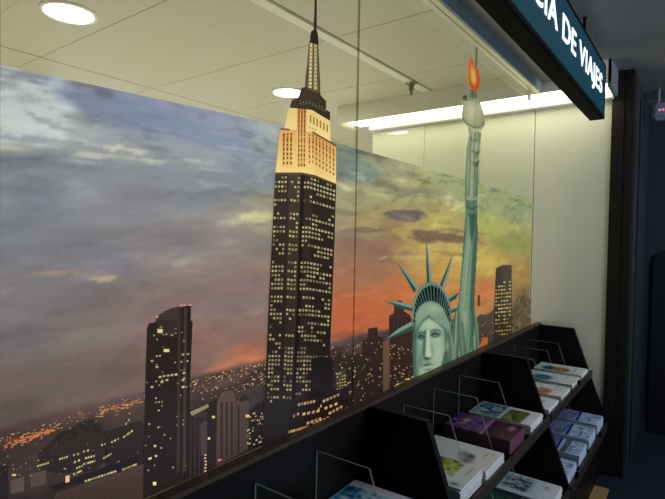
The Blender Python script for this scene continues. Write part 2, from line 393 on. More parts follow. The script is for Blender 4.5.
# loose wisps everywhere, pale on the left and warm on the right
wisp = np.clip((n2*.6+n3*.4-.60)*4, 0, 1)*np.clip((n1-.35)*2, 0, 1); hgt = np.clip((Z+.30)/.5, 0, 1)
sky.c += (wisp*hgt)[..., None]*np.array([34, 30, 18]); dark = np.clip((.42-(n2*.6+n3*.4))*4, 0, 1)
sky.c *= 1-(.20*dark*np.clip((Z-.02)/.25, .12, 1))[..., None]
sky.mul(1+.09*(n2-.5)+.05*(n1-.5)+.05*(n3-.5))
g = sky.c.mean(-1, keepdims=True); wr = np.clip((PX-230)/130, 0, 1)[..., None]
sky.c = (g + (sky.c-g)*(.76+.14*wr))*(np.array([1.075, 1.065, 1.06])*(1-wr)+np.array([1.01, 1.02, .90])*wr)
# ground haze below the horizon, a constant height on the print
hor = -.350 + .012*(fbm(X*6+2, Z*0+4)-.5) - .07*np.clip((X-1.6)/1.1, 0, 1)
gd = np.clip((hor-Z)/.012+.5, 0, 1)
gcol = np.stack([np.interp(hor-Z, [0, .03, .10, .27], v) for v in ((92, 76, 58, 46), (74, 60, 47, 38), (72, 54, 44, 36))], -1)
sky.c = sky.c*(1-gd[..., None]) + gcol*(1+.5*(n2-.5)[..., None])*gd[..., None]
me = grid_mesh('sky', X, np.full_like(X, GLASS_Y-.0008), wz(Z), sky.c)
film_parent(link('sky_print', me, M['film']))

# ---- city on the mural
def zone_lights(fl, n, fx, lay, cols, s=(.7, 1.6)):
    for _ in range(n):
        x, y = fx(); c = vary(random.choice(cols), 16); w = rv(*s); fl.quad(x, y, w*1.3, w*.8, c, lay, -.25)
OR = [(222, 150, 92), (200, 118, 70), (240, 190, 130)]; WH = [(226, 206, 164), (214, 190, 140), (190, 160, 110)]
city = Flats()
def horizon_y(x): return float(np.interp(x, [-20, 0, 140, 250, 345, 480, 530], [441, 435, 392, 363, 341, 319, 309]))
# street glow by the horizon
for _ in range(230):
    x = rv(-5, 266); y = horizon_y(x) + abs(random.gauss(0, 1))*7 + 2
    city.quad(x, y, rv(.9, 2.6), rv(.6, 1.3), vary(random.choice(OR+OR+WH), 20), 1, -.3)
for _ in range(130):
    t = random.betavariate(2, 2); x = 2+58*t; y = 447-20*t + random.gauss(0, 1.6)
    city.quad(x, y, rv(1.4, 3.4), rv(.8, 1.5), vary((228, 142, 88), 20), 1, -.3)
for _ in range(60):
    t = random.random(); x = 95+44*t; y = 414-14*t + random.gauss(0, 1.8)
    city.quad(x, y, rv(1.2, 2.6), rv(.7, 1.3), vary((224, 150, 96), 20), 1, -.3)
for _ in range(90):
    x = rv(196, 268); y = horizon_y(x)+rv(2, 26); city.quad(x, y, rv(.8, 1.8), rv(.6, 1.1), vary(random.choice(OR+WH), 20), 1, -.25)
for _ in range(70):
    x = rv(331, 372); y = horizon_y(x)+rv(2, 30); city.quad(x, y, rv(.8, 1.5), rv(.6, 1.2), vary(random.choice(WH), 20), 1, -.25)
# dark hill and low blocks at the left
city.poly([(38, 455), (52, 440), (62, 432), (72, 428), (82, 421), (92, 419), (102, 424), (107, 436), (108, 460), (95, 470), (60, 474), (40, 470)], (54, 45, 41), 1, (44, 36, 34))
for k in range(90):
    a = random.random(); x = 42+64*a; y = np.interp(x, [38, 62, 92, 107], [456, 433, 420, 434])+abs(random.gauss(0, 9)); f = rv(.9, 1.1)
    city.poly([(x+rv(1.5, 4.5)*math.cos(b), y+rv(.8, 2.2)*math.sin(b)) for b in np.linspace(0, 5.6, 7)], (50*f, 42*f, 39*f), 2)
city.poly([(105, 432), (140, 420), (146, 430), (146, 470), (105, 474)], (50, 42, 38), 1, (38, 32, 30))
city.poly([(-30, 470), (8, 466), (8, 499), (8, 520), (-30, 520)], (40, 34, 34), 1)
city.poly([(10, 481), (24, 476), (24, 491), (11, 494)], (92, 76, 68), 2)
city.poly([(30, 474), (46, 470), (46, 484), (31, 488)], (86, 70, 62), 2)
city.poly([(56, 493), (138, 466), (146, 463), (150, 476), (150, 499), (120, 515), (50, 512)], (80, 62, 54), 2, (62, 48, 42))
for k in range(9): city.poly([(60, 497+k*2.6), (146, 469+k*2.6), (146, 469.7+k*2.6), (60, 497.7+k*2.6)], (58, 45, 40), 3)
city.poly([(48, 487), (138, 456), (138, 463), (55, 491)], (34, 28, 28), 3)
for x0, x1, y0, y1, n in ((38, 48, 466, 463, 5), (60, 67, 459, 457, 4), (74, 78, 455, 454, 2), (84, 88, 451.5, 450.5, 2), (86, 94, 458, 456, 4), (84, 95, 464, 461, 6), (74, 81, 474, 471, 5),
                          (86, 115, 481, 471.5, 10), (123, 136, 469.5, 464.5, 8), (104, 111, 458, 454, 4), (75, 79, 462, 460.5, 2), (77, 82, 468, 466, 3), (102, 105, 445, 444, 2), (112, 118, 442, 439, 3), (124, 132, 437, 431, 5), (126, 129, 424, 420, 3)):
    for k in range(n):
        t = k/max(1, n-1); city.quad(x0+(x1-x0)*t, y0+(y1-y0)*t, (x1-x0)/n*.72+.4, 1.9, vary((236, 216, 150), 14), 4, -.3)
city.quad(67.5, 479, 4, 6.5, (240, 190, 150), 4, -.3); city.quad(14, 475, 4, 2, (232, 190, 130), 4)
city.quad(149, 472, 3, 2.6, (250, 226, 170), 4); city.quad(154.6, 483.6, 3.4, 3.4, (255, 226, 160), 9); city.quad(150, 458.5, 3.4, 2, (236, 214, 150), 9, -.3); city.quad(156, 456, 2.2, 2, (236, 214, 150), 9)
zone_lights(city, 45, lambda: ((lambda x: (x, rv(440, 478)))(rv(0, 140))), 2, OR+WH, (.6, 1.1))
# blocks between the towers
city.poly([(174, 419), (190, 409), (207, 418), (207, 476), (174, 492)], (48, 38, 38), 3, (38, 30, 30))
for k in range(7): city.poly([(177+k*4.3, 420), (178.2+k*4.3, 420), (178.2+k*4.3, 484-k*2), (177+k*4.3, 486-k*2)], (62, 49, 46), 4)
city.poly([(190, 412), (208, 404), (209, 407), (192, 416)], (146, 138, 96), 5); city.quad(200, 415, 13, 4, (60, 54, 46), 4, -.3)
city.poly([(200, 424), (207, 420), (207, 452), (201, 456)], (74, 62, 58), 5)
city.poly([(207, 404), (218, 398), (218, 466), (207, 472)], (40, 32, 31), 4)
city.poly([(217, 402), (222, 392), (232, 390), (235, 396), (236, 455), (216, 466)], (92, 74, 64), 5, (70, 55, 50))
for k in range(3): city.poly([(220.5+k*5, 402), (223+k*5, 402), (223+k*5, 459-2*k), (220.5+k*5, 461-2*k)], (54, 43, 41), 6)
city.poly([(234, 404), (239, 397), (246, 396), (249, 402), (248, 449), (234, 457)], (84, 66, 56), 6, (68, 53, 47))
city.poly([(237.5, 405), (239.5, 405), (239.5, 452), (237.5, 454)], (50, 40, 38), 7); city.poly([(238, 399), (246, 395), (248, 400), (240, 402)], (44, 36, 36), 8)
city.poly([(248, 414), (256, 404), (268, 400), (276, 404), (276, 440), (248, 451)], (38, 31, 30), 4, (30, 25, 25))
for _ in range(60):
    city.quad(rv(247, 275), rv(412, 446), rv(1, 2), rv(1, 1.7), vary((226, 200, 140), 20), 7, -.3)
for k in range(6): city.quad(205.5+rv(-.4, .4), 455+k*3.2, 2, 1.6, (230, 180, 130), 7)
city.quad(219.5, 460, 3.6, 2, (214, 130, 100), 7, -.3); city.quad(213.5, 417, 3, 2.4, (230, 190, 110), 7); city.quad(209, 438.5, 2.4, 2.4, (240, 210, 150), 7); city.quad(247.5, 416, 4, 2.6, (236, 190, 110), 8)
# mid city, right of the tall skyscraper
city.poly([(331, 362), (340, 352), (352, 356), (366, 352), (366, 402), (331, 420)], (52, 40, 36), 2, (36, 28, 26))
city.poly([(336, 374), (346, 368), (346, 398), (336, 404)], (66, 56, 42), 3)
for r in range(9):
    for k in range(4):
        if random.random() < .75: city.quad(337.5+k*2.5, 374+r*3.1-k*.5, 1.5, 1.2, vary((214, 192, 120), 22), 4, -.2)
for _ in range(60): city.quad(rv(332, 366), rv(352, 408), rv(.9, 1.7), rv(.8, 1.4), vary(random.choice(WH), 22), 4, -.25)
city.poly([(362, 341), (368, 338), (368, 328.5), (377.5, 327), (378, 336), (384, 338), (384, 396), (362, 404)], (56, 40, 36), 4, (40, 30, 28))
for _ in range(26): city.quad(rv(364, 382), rv(342, 394), 1.2, 1.1, vary((196, 150, 96), 22), 5)
city.poly([(383, 342), (389.5, 339), (389.5, 388), (383, 392)], (106, 78, 60), 6, (88, 66, 52))
city.poly([(389, 340), (389, 316), (394, 313), (394, 303), (400, 300), (404, 303), (404, 311), (410, 315), (413, 322), (416, 380), (389, 391)], (68, 46, 38), 5, (44, 33, 29))
for k in range(5): city.poly([(391+k*4.2, 318), (392.4+k*4.2, 318), (392.4+k*4.2, 380), (391+k*4.2, 382)], (50, 36, 32), 6)
for _ in range(36): city.quad(rv(390, 413), rv(345, 382), 1.2, 1.1, vary((206, 168, 110), 22), 7)
for k in range(10): city.quad(393+k*2.2, 387-k*1.1+rv(-2, 2), 1.9, 1.5, vary((236, 208, 120), 18), 8, -.3)
# low city at the far right with hazy trees
city.poly([(474, 322), (480, 314), (488, 316), (494, 308), (497, 352), (474, 366)], (82, 66, 50), 2, (56, 46, 38))
city.poly([(477.5, 306), (477.8, 295), (480, 295), (480.2, 306)], (92, 52, 42), 2); city.poly([(478.5, 349), (483, 337), (488, 338), (487.5, 350)], (168, 92, 44), 3)
for k in range(170):
    x = 511+20*random.random()**.8; yt = 306-16*math.exp(-((x-523)/7)**2); y = yt+(338-yt)*random.random(); r = rv(1.2, 2.8); f = rv(.8, 1.15)
    city.poly([(min(531, x+r*rv(.6, 1.2)*math.cos(a)), y+1.3*r*rv(.6, 1.2)*math.sin(a)) for a in np.linspace(0, 5.6, 8)], (92*f, 82*f, 56*f), 2)
for _ in range(60): city.quad(rv(475, 529), rv(322, 340), 1, .9, vary((150, 118, 80), 22), 3)
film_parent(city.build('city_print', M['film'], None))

# left tower with curved roof
tw = Flats()
tw.poly([(147, 328), (149, 323.5), (155.5, 322), (156, 318), (160, 314), (166, 310.5), (172, 308), (179, 306.5), (191, 305.5), (190.7, 320), (192.7, 322), (190.5, 372), (189.5, 420), (187, 478), (143, 499), (145, 390)], (46, 37, 34), 6, (36, 29, 28))
tw.poly([(156, 318), (160, 314), (166, 310.5), (172, 308), (179, 306.5), (184, 306), (184, 326), (157, 327)], (66, 54, 50), 7)
tw.poly([(157, 320.5), (176, 319), (176, 336), (157, 336)], (54, 46, 42), 8)
for k, c in enumerate(((60, 50, 46), (40, 33, 31), (66, 55, 50), (38, 31, 30))):
    tw.poly([(178+k*3, 308), (181+k*3, 308), (180+k*3, 470), (176.5+k*3, 474)], c, 7)
for r in range(34):
    y = 332+r*4.2
    for k in range(14):
        if random.random() < .13: tw.quad(148+k*3.1-(y-330)*.02, y-k*.35, 1.7, 1.6, vary(random.choice(((210, 190, 140), (150, 130, 96))), 20), 9)
for x, y in ((160, 330), (161, 327), (172, 335), (166, 350.5), (168, 350), (152, 361), (157, 367), (160, 377), (164, 376), (168, 375.5), (172, 375), (176, 374.5), (184, 373), (162, 382), (167, 380), (184, 341), (183, 354.5), (188, 354), (183, 380), (183, 387), (186, 387), (152, 387), (155, 446)):
    tw.quad(x, y, 2.6, 2, vary((236, 220, 160), 10), 10, -.1)
tw.quad(160, 331, 5, 4, (220, 206, 140), 10); tw.quad(166.5, 350.5, 5.5, 3, (226, 214, 140), 10)
for x, y in ((157, 317), (181, 305.6), (184.5, 305.2), (190, 305)): tw.quad(x, y, 2.6, 1.2, (232, 160, 140), 10)
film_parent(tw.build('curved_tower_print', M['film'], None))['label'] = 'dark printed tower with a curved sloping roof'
# right slab tower
st = Flats()
st.poly([(496, 268), (503, 265), (503.5, 340), (494, 347), (494, 310)], (52, 48, 40), 6, (40, 36, 30))
st.poly([(503, 265), (511.7, 265), (511.7, 333), (503, 340)], (64, 58, 46), 6, (44, 40, 32))
for r in range(15):
    y = 283+r*3.7
    for k in range(6):
        x = 496.3+k*2.7
        if random.random() < .72: st.quad(x, y-(k*.25), 1.9, 1.5, vary((206, 184, 110) if r < 11 else (190, 140, 80), 24), 7)
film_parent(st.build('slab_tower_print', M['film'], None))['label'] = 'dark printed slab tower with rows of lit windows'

# ---------------------------------------------------------------- tall skyscraper cut-out
sky_t = tag(empty('skyscraper_cutout', (1.19, GLASS_Y, wz(-.58))), 'tall skyscraper cut-out with floodlit golden crown and antenna rising above the skyline print', 'building')
def zz(pts, ox, oy, s): return [(ox+x/s, oy+y/s) for x, y in pts]
B1 = lambda p: zz(p, 260, 0, 4.536); B2 = lambda p: zz(p, 260, 90, 4.536)
LB = 13
shaft = Flats()
shaft.poly([(275.3, 172), (301, 172.6), (312, 174), (336.2, 184), (334.6, 240), (332.2, 300), (329.5, 360), (326.6, 421.4), (296, 435.5), (261.4, 451.5), (265.5, 380), (268.7, 300), (272, 236)], (56, 47, 36), LB, (32, 27, 26))
shaft.poly([(289, 173), (301, 173), (297, 300), (292, 405), (283, 408), (286, 300)], (70, 58, 42), LB+1, (38, 32, 29))
shaft.poly([(301, 173), (305, 173), (301, 300), (296, 404), (292, 405), (297, 300)], (34, 28, 24), LB+1, (28, 23, 22))
shaft.poly([(312, 174), (336.2, 184), (334.6, 240), (332.2, 300), (327.5, 396), (306, 402), (309, 300)], (50, 42, 33), LB+1, (30, 25, 24))
for k in range(7):
    shaft.poly([(314+k*3.1, 176+k*1.3), (314.7+k*3.1, 176+k*1.3), (310.5+k*2.9, 390), (309.8+k*2.9, 390)], (38, 32, 26), LB+2)
lit = []
y = 178.0; row = 0
while y < 410:
    t = (y-178)/230; fade = 1-.18*t
    prob = random.choice((.35, .55, .78, .88)); sl = .34*(1-t*1.15)
    k0 = 276.2-8.5*t
    for k in range(19):
        x = k0 + k*(60-1.5*t)/18.6
        if (k in (4, 8)): continue
        run = vnoise(np.array(k*.55+row*7.7), np.array(row*1.3))
        if run > 1-prob*.86 - .12*(k > 10)*(1 if row % 2 else -1):
            yy = y + (max(0, x-(309-3*t)))*sl + (-.6 if k < 6 else 0)
            if yy > 398-(x-290)*.28: continue
            c = vary((216, 198, 146), 26); shaft.quad(x, yy, 2.0, 2.2, [v*fade for v in c], LB+3, sl if x > 309 else 0)
    y += 4.55 - .5*t; row += 1
# dark blocks standing in front of its foot
shaft.poly([(311, 360), (318, 356), (333, 358), (333, 398), (311, 404)], (30, 25, 25), LB+5)
shaft.poly([(292, 412), (300, 401), (318, 396), (333, 391), (349, 386), (349, 406), (330, 416), (288, 437)], (36, 28, 27), LB+6, (28, 22, 22))
for x0, x1, y0, y1, n in ((299, 314, 404.5, 401.5, 6), (304, 318, 414, 411, 4), (294, 298, 416, 414, 2), (308, 320, 423, 419, 4), (324, 338, 401, 395, 5), (326, 336, 408, 404, 3), (319, 321, 409, 406, 2), (289, 309, 432, 426.5, 9), (314, 328, 424, 418, 5), (330, 341, 413, 407, 4)):
    for k in range(n):
        t = k/max(1, n-1); shaft.quad(x0+(x1-x0)*t, y0+(y1-y0)*t, (x1-x0)/n*.7+.5, 2.6, vary((228, 178, 118), 22), LB+7, -.3)
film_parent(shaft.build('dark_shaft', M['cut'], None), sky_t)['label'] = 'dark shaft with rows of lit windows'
crown = Flats()
crown.poly(B2([(92, 175), (135, 178), (165, 180), (210, 190), (240, 188), (345, 250), (345, 428), (250, 388), (190, 377), (70, 377)]), (222, 164, 82), LB+4, (250, 226, 146))
crown.poly(B2([(240, 188), (345, 250), (345, 428), (250, 388)]), (212, 146, 72), LB+5, (246, 216, 136))
crown.poly(B2([(130, 78), (235, 88), (318, 138), (320, 240), (240, 190), (210, 190), (112, 175)]), (224, 198, 118), LB+6, (244, 222, 142))
crown.poly(B2([(168, 78), (212, 84), (206, 377), (160, 377)]), (214, 150, 78), LB+7, (246, 216, 128))
for k in range(3): crown.poly(B2([(174+k*13, 84), (181+k*13, 84), (177+k*13, 350), (170+k*13, 350)]), (140, 84, 46), LB+8, (214, 150, 80))
for k in range(3):
    crown.poly(B2([(104+k*17, 195), (113+k*17, 195), (110+k*16, 345), (101+k*16, 345)]), (146, 92, 46), LB+8, (236, 178, 92))
for k in range(8):
    a = 222+k*15.5; yt = 200+max(0, (k-1)*9.5)
    crown.poly(B2([(a, yt), (a+5.6, yt+3), (a+5.2, yt+140-k*1.5), (a-.5, yt+137-k*1.5)]), (134, 80, 42), LB+8, (240, 186, 104))
for k in range(8):
    a = 222+k*15.5; yt = 200+max(0, (k-1)*9.5)
    for q in range(6): crown.poly(B2([(a, yt+8+q*22), (a+5.4, yt+10+q*22), (a+5.4, yt+21+q*22), (a, yt+19+q*22)]), (104-2*q, 58, 32), LB+9)
for k in range(3):
    for q in range(7): crown.poly(B2([(104+k*16.8, 200+q*21), (112+k*16.8, 200+q*21), (112+k*16.6, 211+q*21), (104+k*16.6, 211+q*21)]), (118, 70, 38), LB+9)
    for q in range(12): crown.poly(B2([(174+k*12.6, 92+q*22), (180+k*12.6, 92+q*22), (180+k*12.6, 104+q*22), (174+k*12.6, 104+q*22)]), (128, 74, 40), LB+9)
for q in range(5): crown.poly(B2([(120-q*2, 205+q*36), (240, 212+q*36), (340, 268+q*33), (340, 270.5+q*33), (240, 214.5+q*36), (120-q*2, 207.5+q*36)]), (236, 190, 104), LB+10)
for k in range(6): crown.poly(B2([(226+k*15, 112+k*8.5), (233+k*15, 116+k*8.5), (233+k*15, 150+k*8.5), (226+k*15, 146+k*8.5)]), (164, 112, 58), LB+8)
for k in range(3): crown.poly(B2([(222+k*13, 165+k*5), (228+k*13, 167+k*5), (228+k*13, 175+k*5), (222+k*13, 173+k*5)]), (190, 140, 76), LB+8)
crown.poly(B2([(92, 172), (135, 176), (135, 184), (92, 181)]), (120, 84, 50), LB+9)
crown.poly(B2([(238, 186), (345, 248), (345, 258), (238, 196)]), (118, 80, 48), LB+9)
crown.poly(B2([(70, 374), (190, 374), (250, 386), (347, 426), (347, 434), (250, 396), (190, 384), (70, 384)]), (90, 70, 46), LB+9)
film_parent(crown.build('golden_crown', M['cut'], None), sky_t)['label'] = 'floodlit golden setback crown'
mast = Flats()
mast.poly(B2([(172, 38), (180, 8), (192, -12), (250, -12), (270, 0), (276, 25), (300, 50), (300, 90), (318, 100), (318, 140), (235, 90), (134, 80), (145, 45)]), (64, 52, 38), LB+10, (50, 40, 30))
for k in range(9): mast.poly(B2([(180+k*14, 48+max(0, k-3)*6), (186+k*14, 50+max(0, k-3)*6), (186+k*14, 66+max(0, k-3)*7), (180+k*14, 64+max(0, k-3)*7)]), (104, 86, 56), LB+11)
mast.poly(B1([(222, 190), (264, 195), (268, 260), (272, 350), (274, 425), (240, 415), (203, 395), (206, 350), (214, 290)]), (92, 78, 52), LB+11)
mast.poly(B1([(227, 195), (238, 195), (234, 400), (220, 398)]), (206, 190, 136), LB+12); mast.poly(B1([(246, 196), (257, 197), (259, 408), (244, 404)]), (188, 170, 118), LB+12)
for k in range(11): mast.poly(B1([(221, 215+k*17), (262, 215+k*17), (262, 219+k*17), (221, 219+k*17)]), (112, 96, 64), LB+13)
mast.poly(B1([(232, 142), (240, 136), (258, 138), (263, 152), (266, 205), (226, 192), (228, 165)]), (46, 36, 28), LB+13)
mast.poly([(314.9, -9), (316.7, -9), (316.9, 12), (316.6, 31), (313.5, 31), (314.3, 12)], (52, 40, 32), LB+12)
film_parent(mast.build('antenna_mast', M['cut'], None), sky_t)['label'] = 'slim mast with dark antenna'

# ---------------------------------------------------------------- green crowned statue cut-out
statue = tag(empty('statue_cutout', (2.2, GLASS_Y, wz(-.61))), 'green crowned statue cut-out raising an orange flamed torch above the skyline print', 'statue')
def painted_part(name, outline, fn, lay, step=.55, under=None):
    xs = [p[0] for p in outline]; ys = [p[1] for p in outline]
    gx = np.arange(min(xs)-step, max(xs)+2*step, step); gy = np.arange(min(ys)-step, max(ys)+2*step, step)
    px, py = np.meshgrid(gx, gy)
    P = Paint(px, py, (110, 145, 125)); fn(P)
    cx = px[:-1, :-1]+step/2; cy = py[:-1, :-1]+step/2
    keep = inside(cx, cy, outline)
    vx = rt[None, None]*((px-332.5)/F)[..., None] - up[None, None]*((py-249.5)/F)[..., None] + fw
    vx = vx*((GLASS_Y-.0015-lay*.0003)/vx[..., 1])[..., None]
    P.c = np.clip((P.c-128)*1.2+(128 if name == 'head' else 112), 10, 250)*np.array([.98, .90, .83]) if name != 'torch_flame' else P.c
    g = P.c.mean(-1, keepdims=True)
    P.c = g+(P.c-g)*.78 if name != 'torch_flame' else P.c*np.array([.90, .92, .92])
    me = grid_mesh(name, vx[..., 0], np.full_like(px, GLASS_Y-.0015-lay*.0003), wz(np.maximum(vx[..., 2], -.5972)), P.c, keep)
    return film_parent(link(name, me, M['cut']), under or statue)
LS = 12
# torch bowl
to = [(470.5, 89), (476.2, 90), (477.5, 98), (481, 104), (483.6, 113), (484.3, 119), (485, 124), (482.6, 129), (478.5, 131.5), (472, 130), (466.6, 126), (462.3, 119), (461.9, 112), (463.3, 103), (462.2, 99), (463.2, 95.5), (466.5, 95), (469.6, 97)]
def to_p(P):
    P.c[...] = (164, 178, 142)
    P.mix(np.clip((P.x-476)/8, 0, 1)*.5, (132, 152, 128)); P.mix(np.clip((465-P.x)/4, 0, 1)*.5, (120, 140, 118))
    P.blob(471, 112, 4.5, 10, (196, 204, 166), .7)
    P.line([(462, 117), (467, 123.5), (474, 127.5), (481, 126.5), (484.5, 121)], 1.6, (112, 134, 112), 1.4, .9)
    P.line([(465, 124), (472, 129), (479, 130.5), (484, 126)], 2, (190, 196, 164), 1.4, .6)
    P.poly([(470, 88), (477, 90), (478, 99), (468, 98)], (112, 142, 118), 1.5); P.line([(473, 89), (473, 99)], 1, (86, 116, 96), 1, .7)
    P.poly([(462, 99), (463, 95), (467, 95), (467, 101)], (72, 104, 84), 1.2); P.line([(467, 99), (472, 100.5), (479, 102.5)], 1.2, (128, 150, 126), 1.4, .8)
torch = painted_part('torch', to, to_p, LS+1)
# flame
fl_o = [(471, 55.5), (472.8, 61), (474.8, 66), (477, 70), (478, 67.5), (479.3, 73), (480.4, 79), (479.8, 86), (477.5, 91), (473.5, 91), (469.6, 86), (468.2, 78), (468.6, 68), (469.6, 61)]
def fl_p(P):
    P.c[...] = (222, 98, 46)
    P.poly([(471.5, 64), (474, 70), (476, 76), (476.5, 83), (474, 85), (470.8, 80), (470.2, 72)], (236, 168, 74), 2.2)
    P.blob(473.6, 75, 1.6, 6, (240, 196, 104), .9); P.line([(470, 84), (474, 88), (478, 87)], 2, (196, 74, 36), 2, .7); P.line([(477.5, 70), (478.6, 80), (477, 88)], 1, (190, 78, 40), 1.2, .7)
painted_part('torch_flame', fl_o, fl_p, LS+2, under=torch)['label'] = 'orange printed flame'
# raised arm
ao = [(468, 127), (474, 131), (481, 132), (480.6, 142), (479.6, 152), (478.2, 156), (479.4, 162), (478.2, 166), (478.4, 178), (477.2, 200), (477.6, 238), (476, 270), (475, 288), (474.4, 306), (474.6, 324), (473, 344), (468, 355), (461, 357), (458.4, 344), (457.4, 326), (458, 310), (459, 300), (461, 274), (464, 236), (465.6, 216), (465, 190), (465.5, 168), (466.4, 149), (469, 136)]
def ao_p(P):
    ax = np.interp(P.y, [127, 150, 180, 216, 238, 274, 306, 322], [474, 473, 471.7, 471.6, 471, 468, 466, 466]); hw = np.interp(P.y, [127, 200, 238, 306], [6.5, 6.3, 6.8, 8])
    u = (P.x-ax)/hw
    P.c[...] = (122, 160, 138)
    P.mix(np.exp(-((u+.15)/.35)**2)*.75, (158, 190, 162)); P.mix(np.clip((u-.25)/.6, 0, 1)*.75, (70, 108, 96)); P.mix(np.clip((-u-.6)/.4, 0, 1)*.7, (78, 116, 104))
    P.mix(np.clip((215-P.y)/60, 0, 1)*.5, (182, 190, 150)); P.blob(475.6, 146, 3.4, 5, (196, 204, 166), .6); P.blob(476, 158, 2.6, 3, (188, 198, 160), .6); P.blob(470, 175, 2.2, 14, (184, 196, 158), .5); P.line([(480, 151), (476.5, 154), (479.5, 157)], 1.2, (66, 96, 78), 1.2, .8); P.line([(479, 161), (475.6, 164), (478.6, 167)], 1.2, (66, 96, 78), 1.2, .8)  # paler towards the hand: light from behind painted into the colour
    for y, x0, x1 in ((152, 472, 480), (157, 474, 479), (163, 472, 479), (166, 473, 478.5), (140, 470, 477)):
        P.line([(x0, y-1), ((x0+x1)/2, y+.6), (x1, y)], 1, (74, 112, 94), 1.2, .8)
    P.line([(471.5, 136), (470.2, 150), (470, 170), (469, 195)], 1.1, (88, 126, 106), 1.3, .8); P.line([(475, 134), (473.6, 150), (475, 165), (474, 180)], 1.0, (96, 134, 112), 1.3, .7)
    P.poly([(466, 199), (477, 198), (477.4, 206), (475, 214), (472.5, 216), (469.5, 215), (467, 209)], (104, 142, 122), 1.4)
    P.line([(466, 198), (471, 200), (477, 198)], 1.4, (176, 200, 172), 1.3, .8); P.line([(467, 207), (472, 209.5), (477, 206)], 1.2, (66, 104, 90), 1.3, .9); P.line([(469, 214), (472, 216.5), (475, 214)], 1.6, (60, 98, 86), 1.4, .9)
    P.poly([(469, 216), (476, 216), (474.5, 232), (471.4, 243), (469.6, 232)], (66, 106, 96), 2.5, .8)
    P.line([(470.8, 244), (468.6, 270), (465, 310)], .9, (92, 130, 114), 1.6, .7); P.line([(474.6, 236), (472.8, 270), (471, 310)], 1.0, (60, 98, 86), 1.6, .7); P.line([(466.4, 238), (463.4, 274), (460, 312)], 1.0, (166, 196, 168), 1.6, .5)
    P.poly([(470.5, 292), (475.5, 284), (475, 296), (473, 298)], (84, 122, 104), 1.5, .7); P.mix(np.clip((P.y-318)/36, 0, 1)*.6, (84, 122, 108)); P.line([(462, 322), (464, 340), (466, 356)], 1.2, (66, 104, 92), 1.8, .7); P.line([(470, 322), (469, 340), (467, 355)], 1.2, (150, 180, 154), 1.8, .5)
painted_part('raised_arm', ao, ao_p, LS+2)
# draped shoulder
so = [(458, 303), (455, 311), (453, 324), (452, 340), (450.8, 364), (456, 361.6), (466, 356.6), (479.4, 350.6), (479, 336), (478.2, 326), (475.6, 312), (473, 304), (460, 303)]
def so_p(P):
    P.c[...] = (118, 154, 132)
    for k, (x0, x1) in enumerate(((455, 452.5), (458.5, 457), (462, 463), (466, 469), (470, 474), (473.5, 478))):
        P.line([(x0, 312), ((x0+x1)/2+(k % 2), 335), (x1, 362)], 1.3, (70, 106, 92), 1.8, .8); P.line([(x0+1.8, 312), ((x0+x1)/2+1.8, 335), (x1+1.9, 362)], 1.1, (166, 192, 162), 1.6, .7)
    P.line([(459, 318), (466, 340), (468, 358)], 2.4, (84, 122, 104), 2, .6); P.mix(np.clip((P.x-474)/5, 0, 1)*.4, (84, 120, 98))
    P.mix(np.clip((P.y-340)/24, 0, 1)*.25, (64, 92, 80))
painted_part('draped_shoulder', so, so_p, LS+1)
# crown band
co = [(412, 327), (412, 310), (413.6, 300.5), (416, 293.5), (420, 288), (425, 283.4), (430.4, 281.4), (436, 282.6), (441.7, 286.4), (446, 292.5), (449, 300), (451, 309), (452, 323), (450, 331), (447, 322), (446.5, 317), (443.5, 309.5), (439, 304.5), (431, 301.5), (424, 303.5), (419, 307.5), (415.6, 314), (414.6, 327)]
def co_p(P):
    P.c[...] = (104, 146, 138)
    cxx, cyy = 431, 322
    P.mix(np.ones(P.x.shape), (100, 142, 134))
    outer = [(413.2, 322), (414.2, 308), (417, 297.5), (422, 290), (430.4, 285.2), (439.4, 288.5), (445.2, 296.5), (448.4, 306), (450, 322)]
    inner = [(414.6, 324), (416.4, 313), (420.4, 305.4), (425.6, 301.6), (431.5, 300.2), (438.6, 303), (443, 308), (446, 315), (448, 326)]
    P.poly(outer+inner[::-1], (28, 48, 52), 1.2)
    n = 21
    for i in range(n):
        t = i/(n-1)*(len(outer)-1); j = min(int(t), len(outer)-2); f = t-j
        a = (outer[j][0]*(1-f)+outer[j+1][0]*f, outer[j][1]*(1-f)+outer[j+1][1]*f); b = (inner[j][0]*(1-f)+inner[j+1][0]*f, inner[j][1]*(1-f)+inner[j+1][1]*f)
        P.line([a, b], 1.0, (120, 160, 148), .9, .9)
    P.line([(413, 320), (414, 304), (417.4, 294), (423, 287), (430.4, 283), (439, 285), (445.4, 293), (448.8, 302)], 1.1, (158, 192, 172), 1.1, .7)
crown_band = painted_part('crown', co, co_p, LS+3, .45)
